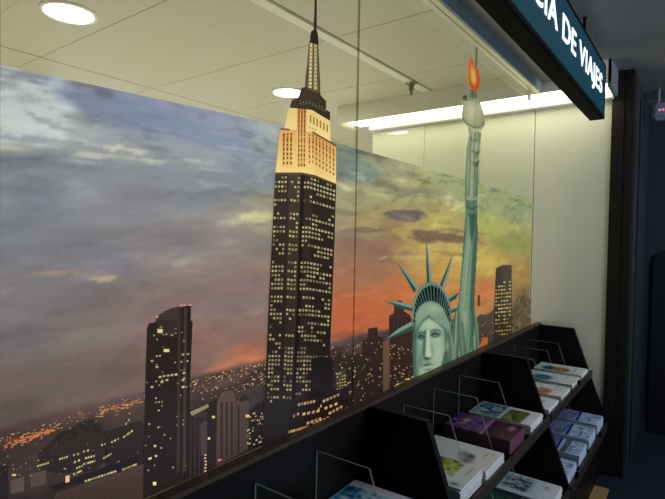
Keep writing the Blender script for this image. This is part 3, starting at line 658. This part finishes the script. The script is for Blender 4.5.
# crown spikes: each a part
SP = {'a': ([(396.8, 261.6), (409, 274), (418.8, 287.2), (414.2, 293)], 0), 'b': ([(426.3, 239.6), (429.6, 262), (432.4, 282), (426.6, 283.5)], 0), 'c': ([(452.9, 254), (449.8, 270), (444.6, 288), (439.6, 285.5)], 0),
      'd': ([(384.2, 300.8), (400, 302), (412.4, 305), (413, 312), (398, 307)], 0), 'e': ([(385.4, 339.4), (398, 329), (413, 320.6), (413.4, 329.8), (400, 335)], 0),
      'f': ([(459.6, 292), (455, 294.6), (447.6, 296.4), (449.8, 302.4), (456, 299)], 1), 'g': ([(459, 307.6), (455, 307.6), (448.8, 308), (450, 314), (456, 311.4)], 1)}
for k, (o, dk) in SP.items():
    def sp_p(P, o=o, dk=dk):
        P.c[...] = (96, 140, 134) if not dk else (88, 130, 122)
        tip = o[0]; b0 = o[2]; b1 = o[3]; bm_ = ((b0[0]+b1[0])/2, (b0[1]+b1[1])/2)
        P.poly([tip, o[1], b0, bm_], (138, 176, 160), .8, .9); P.poly([tip, bm_, b1] + ([o[4]] if len(o) > 4 else []), (62, 104, 106), .8, .9)
    painted_part('crown_spike', o, sp_p, LS+2, .45, crown_band)
# head: hair and face
ho = [(414.6, 327), (415.8, 315), (419.4, 307), (424, 303.4), (430.6, 301.4), (438.6, 304), (443.4, 309), (446.6, 316.6), (449.4, 322), (451.4, 332), (453.6, 344), (455, 361), (440, 368.4), (424, 375.6), (413, 381.4), (413.4, 372), (412.6, 350), (413, 334)]
def ho_p(P):
    P.c[...] = (118, 158, 138)
    P.mix(np.clip((P.y-345)/30, 0, 1)*.25, (86, 122, 110))
    # hair rolls
    P.blob(433, 309, 9, 5, (158, 190, 158), .8); P.blob(421, 314, 4, 8, (138, 174, 150), .7, .4); P.blob(444, 324, 3, 9, (122, 160, 138), .6, -.25)
    P.line([(429, 317), (436, 322), (443, 327), (448, 335)], 1.6, (66, 104, 92), 1.8, .85); P.line([(429, 316), (423, 321), (418, 328), (415.5, 338)], 1.4, (66, 106, 98), 1.8, .85)
    P.line([(414.5, 322), (414, 345), (414.6, 378)], 2.4, (58, 92, 90), 2.4, .8)
    P.line([(448.4, 336), (450, 348), (450.5, 364)], 2.4, (60, 96, 86), 2.2, .8); P.line([(452.4, 338), (453.6, 352), (454.4, 362)], 1.6, (150, 180, 152), 1.6, .6)
    # face plane
    P.poly([(428.6, 318), (436, 323), (443.4, 329), (446, 342), (446.6, 356), (441, 366), (432, 372), (419.6, 377), (417.2, 364), (416.4, 350), (417, 336), (421, 326)], (146, 182, 158), 2.2)
    P.blob(432, 325, 7, 4.5, (168, 200, 172), .7); P.blob(439.5, 350, 5, 8, (158, 192, 166), .7); P.blob(420.4, 352, 3, 9, (118, 158, 144), .7)
    P.mix(np.clip((421-P.x)/5, 0, 1)*np.clip((P.y-325)/10, 0, 1)*.5, (72, 114, 108))
    # brows, eye sockets, lids
    P.mix(np.clip((P.x-440)/6, 0, 1)*np.clip((P.y-326)/6, 0, 1)*.45, (92, 130, 116))
    P.blob(434.8, 331.4, 5.6, 2.2, (92, 130, 116), .7, -.1); P.blob(420.8, 333, 3.6, 2.2, (84, 122, 112), .7, .15)
    P.blob(434.9, 334.6, 4.8, 2.3, (50, 84, 80), .95, -.06); P.blob(421, 336.6, 3.2, 2.4, (46, 80, 80), .95)
    P.blob(435.2, 335.2, 2.2, .8, (128, 160, 142), .75); P.blob(421.2, 337, 1.4, .8, (120, 154, 140), .7)
    P.blob(437, 339.5, 5, 2.2, (164, 196, 168), .6)
    P.blob(429, 325, 5, 4, (172, 202, 174), .5)
    P.line([(430.6, 331.6), (434, 329.4), (438.6, 330.2), (441.4, 332.6)], .9, (62, 96, 88), 1.2, .8); P.line([(424, 333.2), (421, 331.8), (418, 334)], .9, (62, 96, 90), 1.2, .8)
    P.line([(431.4, 335.2), (434.6, 333.4), (439.2, 334.8)], .9, (24, 48, 48), .9, .95); P.line([(418.2, 337.2), (420.8, 335.4), (423.6, 336.8)], .9, (24, 48, 48), .9, .95)
    P.line([(432.4, 336.8), (435.6, 337.4), (438.8, 336.2)], .7, (44, 76, 74), .9, .8); P.line([(419, 338.6), (421.2, 339.4), (423.2, 338.4)], .7, (44, 76, 74), .9, .8)
    # nose: lit ridge, broad shaded flank, dark underside
    P.poly([(423.4, 332), (426.6, 329), (426.2, 346), (425.4, 357), (421.8, 355.6)], (70, 108, 102), 2.4, .85)
    P.poly([(426.8, 328), (429.4, 331), (429.8, 346), (431, 355.6), (428, 357.6), (425.6, 356.6), (426.2, 344)], (176, 204, 178), 1.8)
    P.blob(432.4, 350, 1.4, 6, (112, 148, 130), .55, -.12)
    P.blob(426.6, 358.6, 4.0, 1.5, (44, 74, 72), .95, .05); P.blob(427, 361, 2.4, 1.2, (98, 134, 120), .7)
    # lips and chin
    P.blob(427, 363.4, 4.6, 1.0, (96, 130, 116), .85, -.1); P.blob(427, 365.1, 4.8, .8, (38, 66, 64), .95, -.12); P.blob(427.8, 367, 3.6, 1.3, (152, 184, 156), .85, -.1)
    P.blob(428, 369.6, 3.6, .9, (78, 112, 102), .8, -.12); P.blob(427.6, 373, 4, 2.2, (158, 188, 160), .7)
    P.blob(437, 358, 4.2, 6, (160, 190, 164), .5, .3); P.blob(420.5, 362, 2.6, 6, (88, 126, 116), .7)
    P.line([(445.6, 334), (446.4, 350), (442.6, 364)], 1.8, (70, 106, 94), 2.2, .75); P.blob(447.6, 346, 1.4, 3.8, (134, 168, 146), .8)
    P.poly([(444.5, 352), (448, 352), (449.5, 366), (442, 369)], (66, 100, 90), 2, .7)
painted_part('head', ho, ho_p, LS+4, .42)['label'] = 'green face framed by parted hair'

# ---------------------------------------------------------------- ceiling fittings
def downlight(X_, Y_, label):
    t = tag(empty('downlight', (X_, Y_, wz(CZ))), label, 'ceiling light', 'round ceiling downlights')
    bm = bmesh.new(); R0, R1 = .118, .142; z0, z1 = -.004, .0
    n = 40; rings = []
    for r, z in ((R1, z1-.001), (R1, z0-.004), (R0+.004, z0-.008), (R0, z0-.004), (R0, z1-.001)):
        rings.append([bm.verts.new((r*math.cos(2*math.pi*i/n), r*math.sin(2*math.pi*i/n), z)) for i in range(n)])
    for a, b in zip(rings[:-1], rings[1:]):
        for i in range(n): bm.faces.new((a[i], a[(i+1) % n], b[(i+1) % n], b[i]))
    bmesh.ops.recalc_face_normals(bm, faces=bm.faces[:]); mk('rim', bm, M['rim'], t, True)
    bm = bmesh.new(); bm_cyl(bm, (0, 0, -.0075), (0, 0, -.0045), R0-.001, seg=40); mk('diffuser', bm, M['lamp'], t)
    return t
downlight(1.285, 2.72, 'round glowing downlight in the ceiling above the left of the sunset print')
downlight(3.01, 2.72, 'round glowing downlight beside the mast of the tall skyscraper cut-out')

sp = tag(empty('fire_sprinkler', (3.33, 1.79, wz(CZ))), 'small metal sprinkler head hanging from the shop ceiling near the light cove', 'sprinkler')
bm = bmesh.new(); bm_cyl(bm, (0, 0, -.012), (0, 0, -.004), .040, .046); mk('escutcheon', bm, M['chrome'], sp, False)
bm = bmesh.new(); bm_cyl(bm, (0, 0, -.045), (0, 0, -.012), .016, .024); bm_cyl(bm, (0, 0, -.06), (0, 0, -.045), .020); mk('body', bm, M['chrome'], sp)
bm = bmesh.new(); bm_cyl(bm, (0, 0, -.090), (0, 0, -.06), .007, .010)
for s in (-1, 1): bm_cyl(bm, (s*.014, 0, -.06), (s*.006, 0, -.088), .003, seg=8)
mk('yoke', bm, M['chrome'], sp)
bm = bmesh.new(); bm_cyl(bm, (0, 0, -.094), (0, 0, -.090), .014); mk('deflector', bm, M['chrome'], sp)

# ---------------------------------------------------------------- hanging illuminated sign
SY0, SY1, SZ0, SZ1, SX0, SX1 = .530, .612, .757, 1.083, -.02, 3.475
sign = tag(empty('hanging_sign', (2.0, .57, wz(SZ1))), 'long black hanging lightbox sign with white AGENCIA DE VIAJES lettering', 'sign')
def at(o, p):
    o.parent = p; o.matrix_parent_inverse = Matrix.Translation(-Vector(p.location)); return o
bm = bmesh.new(); bm_box(bm, SX0, SX1, SY0+.004, SY1, wz(SZ0), wz(SZ1), .004)
bm_box(bm, SX0, SX1, SY0-.002, SY0+.006, wz(SZ0), wz(SZ0)+.020, .002); bm_box(bm, SX0, SX1, SY0-.002, SY0+.006, wz(SZ1)-.014, wz(SZ1), .002)
bm_box(bm, SX1-.014, SX1, SY0-.002, SY0+.006, wz(SZ0), wz(SZ1), .002); bm_box(bm, SX0, SX0+.014, SY0-.002, SY0+.006, wz(SZ0), wz(SZ1), .002)
at(mk('housing', bm, M['black']), sign)
face = at(box('sign_face', SX0+.012, SX1-.012, SY0+.001, SY0+.006, wz(SZ0)+.018, wz(SZ1)-.012, M['sign_face']), sign)
face['label'] = 'dark teal backlit face'
def text_mesh(s, size, offset):
    cu = bpy.data.curves.new('lettering', 'FONT'); cu.body = s; cu.size = size; cu.offset = offset; cu.extrude = .0015; cu.space_character = 1.06
    o = bpy.data.objects.new('lettering', cu); C.objects.link(o); bpy.context.view_layer.update()
    me = bpy.data.meshes.new_from_object(o.evaluated_get(bpy.context.evaluated_depsgraph_get()))
    bpy.data.objects.remove(o); return me
tm = text_mesh('AGENCIA DE VIAJES', .2, .0012)
n = len(tm.vertices); cv = np.zeros(n*3, np.float32); tm.vertices.foreach_get('co', cv); cv = cv.reshape(-1, 3)
# the visible "CIA DE VIAJES" runs from X=1.88 to X=3.39, capitals .145 tall
tm2 = text_mesh('AGEN', .2, .0012); c2 = np.zeros(len(tm2.vertices)*3, np.float32); tm2.vertices.foreach_get('co', c2); wAGEN = c2.reshape(-1, 3)[:, 0].max()
xs0, xs1 = cv[:, 0].min(), cv[:, 0].max(); zs0, zs1 = 0, .2*.70
TX1, TXC = 3.36, 1.86
kx = (TX1-TXC)/(xs1-(wAGEN+.012)); kz = .148/(cv[:, 1].max()-cv[:, 1].min())
out = np.stack([TX1+(cv[:, 0]-xs1)*kx, SY0-.0005-cv[:, 2], wz(.848)+(cv[:, 1]-cv[:, 1].min())*kz], -1)
tm.vertices.foreach_set('co', out.astype(np.float32).ravel()); tm.update()
par = list(range(n))
def root(i):
    while par[i] != i: par[i] = par[par[i]]; i = par[i]
    return i
for e_ in tm.edges: par[root(e_.vertices[0])] = root(e_.vertices[1])
isl_v = {}
for i in range(n): isl_v.setdefault(root(i), []).append(i)
fl_by = {}
for p_ in tm.polygons: fl_by.setdefault(root(p_.vertices[0]), []).append(list(p_.vertices))
for k_ in sorted(isl_v, key=lambda k: out[isl_v[k], 0].min()):
    ids = isl_v[k_]; mp_ = {v: i for i, v in enumerate(ids)}
    me = bpy.data.meshes.new('letter'); me.from_pydata(out[ids].tolist(), [], [[mp_[v] for v in f_] for f_ in fl_by.get(k_, [])])
    at(link('letter', me, M['sign_text']), sign)['label'] = 'glowing white capital letter'
for xr in (.6, 2.86):
    bm = bmesh.new(); bm_cyl(bm, (xr, .540, wz(SZ1)-.005), (xr, .540, wz(CZ)), .008, seg=12); bm_cyl(bm, (xr, .540, wz(CZ)-.004), (xr, .540, wz(CZ)), .011, seg=16)
    at(mk('hanger_rod', bm, M['black']), sign)

# small hanging unit with two pink lights in the dark corridor
em = tag(empty('emergency_light', (4.5, .33, wz(CZ))), 'small grey box with two pink lights hanging on a rod in the dark corridor', 'light')
at(box('case', 4.46, 4.54, .262, .362, wz(.925), wz(1.055), M['unit_grey'], None, .022), em)
bm = bmesh.new(); bm_cyl(bm, (4.5, .325, wz(1.05)), (4.5, .325, wz(CZ)), .011, seg=12); at(mk('hanger_rod', bm, M['unit_grey']), em)
for yy in (.313, .292): at(box('pink_led', 4.456, 4.461, yy-.007, yy+.007, wz(.988), wz(1.002), M['red_led'], None, .001), em)

# ---------------------------------------------------------------- brochure display rack
RX0, P1, P2, RX1 = .40, 1.543, 2.695, 3.872
rack = tag(empty('brochure_rack', (2.1, .80, 0)), 'long dark wood brochure display rack standing along the window glass', 'display rack')
def rk(o): return at(o, rack)
TOPZ = -.612
prof = [(.99, TOPZ), (.740, TOPZ), (.514, -1.235), (.514, -1.30), (.54, -1.33), (.54, -1.6), (.99, -1.6)]
for x in (RX0, P1, P2, RX1-.026):
    bm = bmesh.new(); bm_prism_yz(bm, [(y, wz(z)) for y, z in prof], x-.013 if x not in (RX1-.026,) else x, x+.013 if x not in (RX1-.026,) else x+.026)
    rk(mk('side_panel', bm, M['wood']))
rk(box('back_panel', RX0, RX1, .975, .990, wz(-1.6), wz(TOPZ), M['wood']))
rk(box('top_ledge', RX0, RX1, .962, 1.0, wz(TOPZ), wz(TOPZ)+.014, M['ledge'], None, .002))['label'] = 'thin brown ledge along the window'
bays = [(RX0, P1), (P1, P2), (P2, RX1-.013)]
for a, b in bays:
    s = rk(box('upper_shelf', a+.014, b-.014, .624, .975, wz(-.930), wz(-.905), M['wood']))
    e = rk(box('shelf_lip', a+.014, b-.014, .612, .624, wz(-.932), wz(-.884), M['edge'], None, .003))
    s = rk(box('lower_shelf', a+.014, b-.014, .524, .975, wz(-1.275), wz(-1.245), M['wood']))
    e = rk(box('shelf_lip', a+.014, b-.014, .509, .524, wz(-1.285), wz(-1.228), M['edge'], None, .003))
rk(box('plinth', RX0+.02, RX1-.03, .55, .57, 0, wz(-1.275), M['wood']))
DX = [.69, .965, 1.235, 1.802, 2.085, 2.375, 2.97, 3.265, 3.55]
def glass_divider(x, lowr):
    if lowr: pr = [(.96, -1.244), (.96, -1.02), (.72, -1.02), (.63, -1.244)]
    else: pr = [(.973, -.904), (.972, -.676), (.775, -.676), (.692, -.904)]
    bm = bmesh.new(); bm_prism_yz(bm, [(y, wz(z)) for y, z in pr], x-.003, x+.003)
    for f in bm.faces:
        if abs(f.normal.x) < .5: f.material_index = 1
    rk(mk('glass_divider', bm, [M['divider_glass'], M['glass_edge']]))
for x in DX: glass_divider(x, False)
for x in DX[3:]: glass_divider(x, True)
for x, y, z in ((3.40, .611, -.88), (2.83, .505, -1.216), (3.53, .505, -1.22)):
    bm = bmesh.new(); bm_box(bm, x-.006, x+.006, y-.004, y+.012, wz(z)-.012, wz(z)+.022, .002); rk(mk('label_clip', bm, M['black']))

# ---------------------------------------------------------------- brochures
def cover_mesh(w, d, fn, nx=32, ny=44):
    u, v = np.meshgrid(np.linspace(0, 1, nx), np.linspace(0, 1, ny))       # u along the shelf, v from front edge to back
    P = Paint(u, v, (226, 229, 228)); fn(P)
    return grid_mesh('cover', u*w-w/2, v*d-d/2, np.zeros_like(u), P.c)
def block_mesh(w, d, h):
    bm = bmesh.new(); bm_box(bm, -w/2, w/2, -d/2, d/2, 0, h, min(.0012, h*.3)); me = bpy.data.meshes.new('brochure'); bm.to_mesh(me); bm.free(); return me
def stack(x0, x1, y0, z0, ztp, d, edge, fn, label, under, th=.0062, tilt=0):
    w = x1-x0; n = max(2, round((ztp-z0)/th)); h = (ztp-z0)/n
    bme = block_mesh(w, d, h-.0003); bme.materials.append(M[edge]); group = 'brochures in the ' + under
    for k in range(n):
        o = bpy.data.objects.new('brochure', bme); C.objects.link(o); top = k == n-1
        o.location = ((x0+x1)/2+rv(-.002, .002), y0+d/2+rv(0, .005), wz(z0+k*h)); o.rotation_euler.z = rv(-.008, .008) + (tilt if top else 0)
        if top:
            tag(o, label, 'brochure', group)
            cm = cover_mesh(w-.002, d-.002, fn); c = link('cover', cm, M['paper_print'], o); c.location.z = h+.0002
        else: tag(o, 'lower brochure within the ' + under + ', edge showing', 'brochure', group)
def noise_uv(P, sx, sy, o=0): return fbm(P.x*sx+o, P.y*sy+o*1.7, 4)
def photo(P, x0, x1, y0, y1, cols, seed, soft=.03, sc=9):
    """a printed snapshot with irregular colour patches"""
    m = np.clip((P.x-x0)/soft, 0, 1)*np.clip((x1-P.x)/soft, 0, 1)*np.clip((P.y-y0)/soft, 0, 1)*np.clip((y1-P.y)/soft, 0, 1)
    n = np.clip((noise_uv(P, sc, sc, seed)-.28)/.44, 0, .999); c = np.array(cols, float); k = n*(len(c)-1); i = np.minimum(k.astype(int), len(c)-2); f = (k-i)[..., None]
    P.c = P.c*(1-m[..., None]) + (c[i]*(1-f)+c[i+1]*f)*m[..., None]
def words(P, x0, x1, y, h, col, n=9, al=.9):
    """small illegible print"""
    for k in range(n):
        a = x0+(x1-x0)*k/n; P.mix(al*((P.x > a) & (P.x < a+(x1-x0)/n*.7) & (abs(P.y-y) < h/2)), col)
UP = -.9042; LO = -1.2442; W_ = .205; D_ = .30
def c_blue(P):
    P.c[...] = (150, 190, 214); photo(P, .0, .8, .25, 1, [(20, 70, 130), (40, 130, 170), (120, 190, 210), (220, 235, 240), (40, 140, 150)], 2, sc=6)
    P.mix(((P.x > .78) & (P.y > .1)).astype(float), (226, 230, 236)); photo(P, .55, 1, .0, .3, [(30, 40, 110), (200, 205, 215), (150, 140, 120)], 5)
    P.line([(0, .55), (1, .62)], .03, (230, 240, 245), .02); P.line([(0, .8), (.8, .84)], .02, (20, 60, 110), .02); words(P, .1, .7, .7, .06, (230, 240, 245), 7)
stack(1.262, 1.462, .668, UP, -.852, D_, 'paper', c_blue, 'brochure with a blue photo cover on the stack by the front glass divider', 'stack with the blue photo cover', tilt=.05)
def c_lime(P):
    P.c[...] = (222, 224, 220); photo(P, .34, 1.1, .2, .64, [(120, 50, 40), (90, 110, 40), (168, 178, 70), (214, 208, 150), (110, 70, 50)], 9, sc=5)
    P.blob(.7, .42, .25, .08, (158, 172, 60), .8); P.mix(((P.y > .68)).astype(float)*.7, (176, 200, 212)); words(P, .5, .9, .1, .025, (120, 140, 90), 8); P.blob(.12, .12, .06, .06, (70, 80, 90), .8)
stack(1.585, 1.79, .634, UP, -.835, D_, 'paper', c_lime, 'white brochure with a lime and dark red photo on top of the tall stack', 'tall white stack in the middle bay')
def c_wreath(P):
    P.c[...] = (224, 226, 222); P.blob(.36, .36, .26, .11, (126, 122, 124), .9, .3, 5); P.blob(.3, .4, .14, .05, (196, 196, 194), .8, .3, 4); P.blob(.47, .31, .1, .05, (74, 66, 66), .9, .2, 4); P.blob(.22, .33, .07, .03, (88, 82, 84), .8, .5, 4)
    words(P, .5, .85, .17, .02, (150, 160, 80), 6); P.blob(.8, .1, .06, .02, (190, 200, 120), .9)
stack(1.812, 2.02, .628, UP, -.857, D_, 'paper', c_wreath, 'white brochure with a grey photo on the stack beside the lime photo stack', 'white stack with the grey photo')
def c_purple(P):
    P.c[...] = (60, 28, 66); photo(P, 0, 1, .45, 1, [(38, 20, 58), (78, 46, 102), (120, 84, 140), (42, 24, 58)], 21, sc=4); photo(P, 0, 1, 0, .4, [(46, 16, 40), (80, 30, 58), (30, 14, 36)], 22, sc=4)
    P.blob(.55, .78, .22, .05, (226, 176, 140), .9); P.blob(.72, .12, .16, .05, (226, 170, 170), .8); P.line([(0, .42), (1, .46)], .04, (170, 140, 170), .03)
stack(2.100, 2.300, .630, UP, -.832, D_, 'paper_purple', c_purple, 'dark purple brochure on the thick purple stack', 'thick purple stack')
def c_green_teal(P):
    P.c[...] = (214, 218, 208); photo(P, .0, 1, .52, 1, [(40, 110, 140), (90, 150, 160), (40, 60, 100), (190, 200, 190), (50, 120, 130)], 31, sc=5); photo(P, -.1, .85, .14, .5, [(92, 84, 40), (130, 116, 60), (70, 70, 46), (150, 140, 90)], 33, sc=7)
    P.mix(((P.y < .15)).astype(float), (228, 230, 228))
stack(2.400, 2.610, .628, UP, -.857, D_, 'paper', c_green_teal, 'brochure with teal and olive photos beside the thick purple stack', 'stack with teal and olive photos')
def c_white(P): P.c[...] = (228, 231, 230); words(P, .1, .8, .2, .03, (120, 150, 180), 8); photo(P, .2, .8, .55, .9, [(60, 120, 160), (200, 214, 220), (120, 160, 180)], 41)
stack(2.735, 2.945, .628, UP, -.872, D_, 'paper', c_white, 'white brochure partly hidden by the middle divider panel on the upper far shelf', 'white stack next to the middle panel')
def c_red(P):
    P.c[...] = (226, 229, 226); P.blob(.28, .38, .3, .15, (186, 84, 60), .95, 0, 6); photo(P, .1, .5, .28, .48, [(186, 70, 50), (220, 150, 90), (90, 110, 120)], 44, .1, 8); words(P, .55, .95, .2, .025, (90, 140, 160), 9); words(P, .5, .9, .12, .02, (150, 160, 150), 7)
stack(3.010, 3.230, .628, UP, -.872, D_, 'paper', c_red, 'white brochure with a round red photo on the upper far shelf', 'stack with the round red photo')
def c_bluepic(P):
    P.c[...] = (226, 229, 224); P.blob(.34, .64, .34, .2, (60, 110, 160), .95, 0, 8); photo(P, .08, .6, .5, .8, [(50, 100, 170), (80, 150, 190), (40, 90, 90), (60, 130, 150)], 47, .1, 8); words(P, .5, .9, .2, .02, (120, 130, 90), 8)
stack(3.300, 3.515, .628, UP, -.870, D_, 'paper', c_bluepic, 'white brochure with an oval blue and teal photo on the upper far shelf', 'stack with the oval blue photo')
def c_orange(P):
    P.c[...] = (226, 228, 220); P.blob(.34, .72, .3, .16, (64, 84, 132), .95, 0, 8); P.blob(.34, .46, .3, .2, (150, 98, 54), .95, 0, 8); photo(P, .12, .56, .32, .6, [(120, 70, 40), (190, 130, 70), (210, 160, 100), (110, 80, 60)], 52, .1, 9); words(P, .3, .9, .2, .03, (120, 150, 180), 7)
stack(3.572, 3.782, .628, UP, -.868, D_, 'paper', c_orange, 'white brochure with an oval brown and orange photo at the end panel, upper shelf', 'stack with the oval orange photo')
# lower shelf
def c_dgreen(P): P.c[...] = (38, 84, 58); photo(P, 0, 1, .2, 1, [(24, 60, 44), (50, 104, 70), (30, 74, 54)], 61)
stack(2.120, 2.325, .535, LO, -1.190, D_, 'paper_green', c_dgreen, 'dark green brochure on the lower shelf under the thick purple stack', 'dark green stack')
def c_people(P):
    P.c[...] = (206, 222, 222); photo(P, .15, .95, .34, .86, [(52, 66, 120), (120, 96, 80), (190, 206, 200), (110, 150, 180), (70, 80, 60)], 66, .08, 6); P.mix((P.y < .22).astype(float)*.8, (224, 230, 230)); P.blob(.7, .18, .1, .03, (214, 120, 110), .8)
stack(2.400, 2.610, .530, LO, -1.192, D_, 'paper', c_people, 'pale brochure with a small mixed photo on the lower shelf of the middle bay', 'pale stack in the lower middle bay')
def isl(seed):
    def f(P):
        P.c[...] = (206, 218, 228); photo(P, 0, 1, .46, 1, [(44, 88, 160), (90, 130, 190), (150, 150, 180), (110, 84, 110), (60, 110, 180)], seed, .02, 7); photo(P, 0, 1, .0, .38, [(190, 206, 222), (120, 170, 210), (226, 232, 236), (80, 140, 190)], seed+3, .02, 5)
        P.line([(0, .42), (1, .44)], .06, (26, 52, 120), .02); words(P, .1, .6, .2, .04, (60, 100, 170), 6)
    return f
stack(2.735, 2.945, .530, LO, -1.190, D_, 'paper_blue', isl(70), 'white and blue brochure half hidden by the middle panel on the lower far shelf', 'lower stack next to the middle panel')
def c_band(P):
    isl(75)(P); P.line([(0, .3), (1, .3)], .11, (84, 100, 110), .03); words(P, .55, .95, .3, .04, (170, 180, 184), 6)
stack(3.010, 3.225, .530, LO, -1.180, D_, 'paper_blue', c_band, 'blue brochure with a grey band across it on the lower far shelf', 'lower stack with the grey banded cover')
stack(3.300, 3.520, .530, LO, -1.180, D_, 'paper_blue', isl(81), 'blue island brochure between the grey banded one and the end panel stack, lower shelf', 'lower stack with the island photo')
stack(3.590, 3.805, .530, LO, -1.178, D_, 'paper_blue', isl(88), 'blue brochure against the end panel on the lower far shelf', 'lower stack against the end panel')

# ---------------------------------------------------------------- lights
def area(name, loc, size, energy, col, rot=(0, 0, 0), sy=None, spread=None):
    d = bpy.data.lights.new(name, 'AREA'); d.energy = energy; d.color = tuple(lin(col)); d.size = size
    if sy: d.shape = 'RECTANGLE'; d.size_y = sy
    if spread: d.spread = spread
    o = bpy.data.objects.new(name, d); C.objects.link(o); o.location = loc; o.rotation_euler = rot; return o
area('shop_far_fill', (5.9, 4.2, 1.2), 1.6, 16, (255, 247, 224), (math.pi, 0, 0), 1.6)  # added unseen lamp, brightens the ceiling beyond the cream wall
area('shop_ceiling_fill', (2.6, 3.4, .5), 5.4, 80, (255, 249, 232), (math.pi, 0, 0), 3.0)  # added lamp hidden behind the mural, brightens the shop ceiling
area('corridor_bounce_fill', (2.2, -.9, .25), 2.6, 16, (190, 214, 245), (math.pi, 0, 0), 1.0)  # added unseen fill in place of light bounced off the corridor floor
area('corridor_light', (3.0, -2.2, wz(1.08)), 2.2, 98, (232, 240, 255), (math.radians(50), 0, 0), .4)
area('corridor_deep_light', (4.3, -.6, wz(1.1)), .7, 1.0, (120, 160, 220), (0, 0, 0), .5)
W = bpy.data.worlds.new('world'); SC.world = W; W.use_nodes = True
W.node_tree.nodes['Background'].inputs['Color'].default_value = (.02, .026, .035, 1); W.node_tree.nodes['Background'].inputs['Strength'].default_value = .4
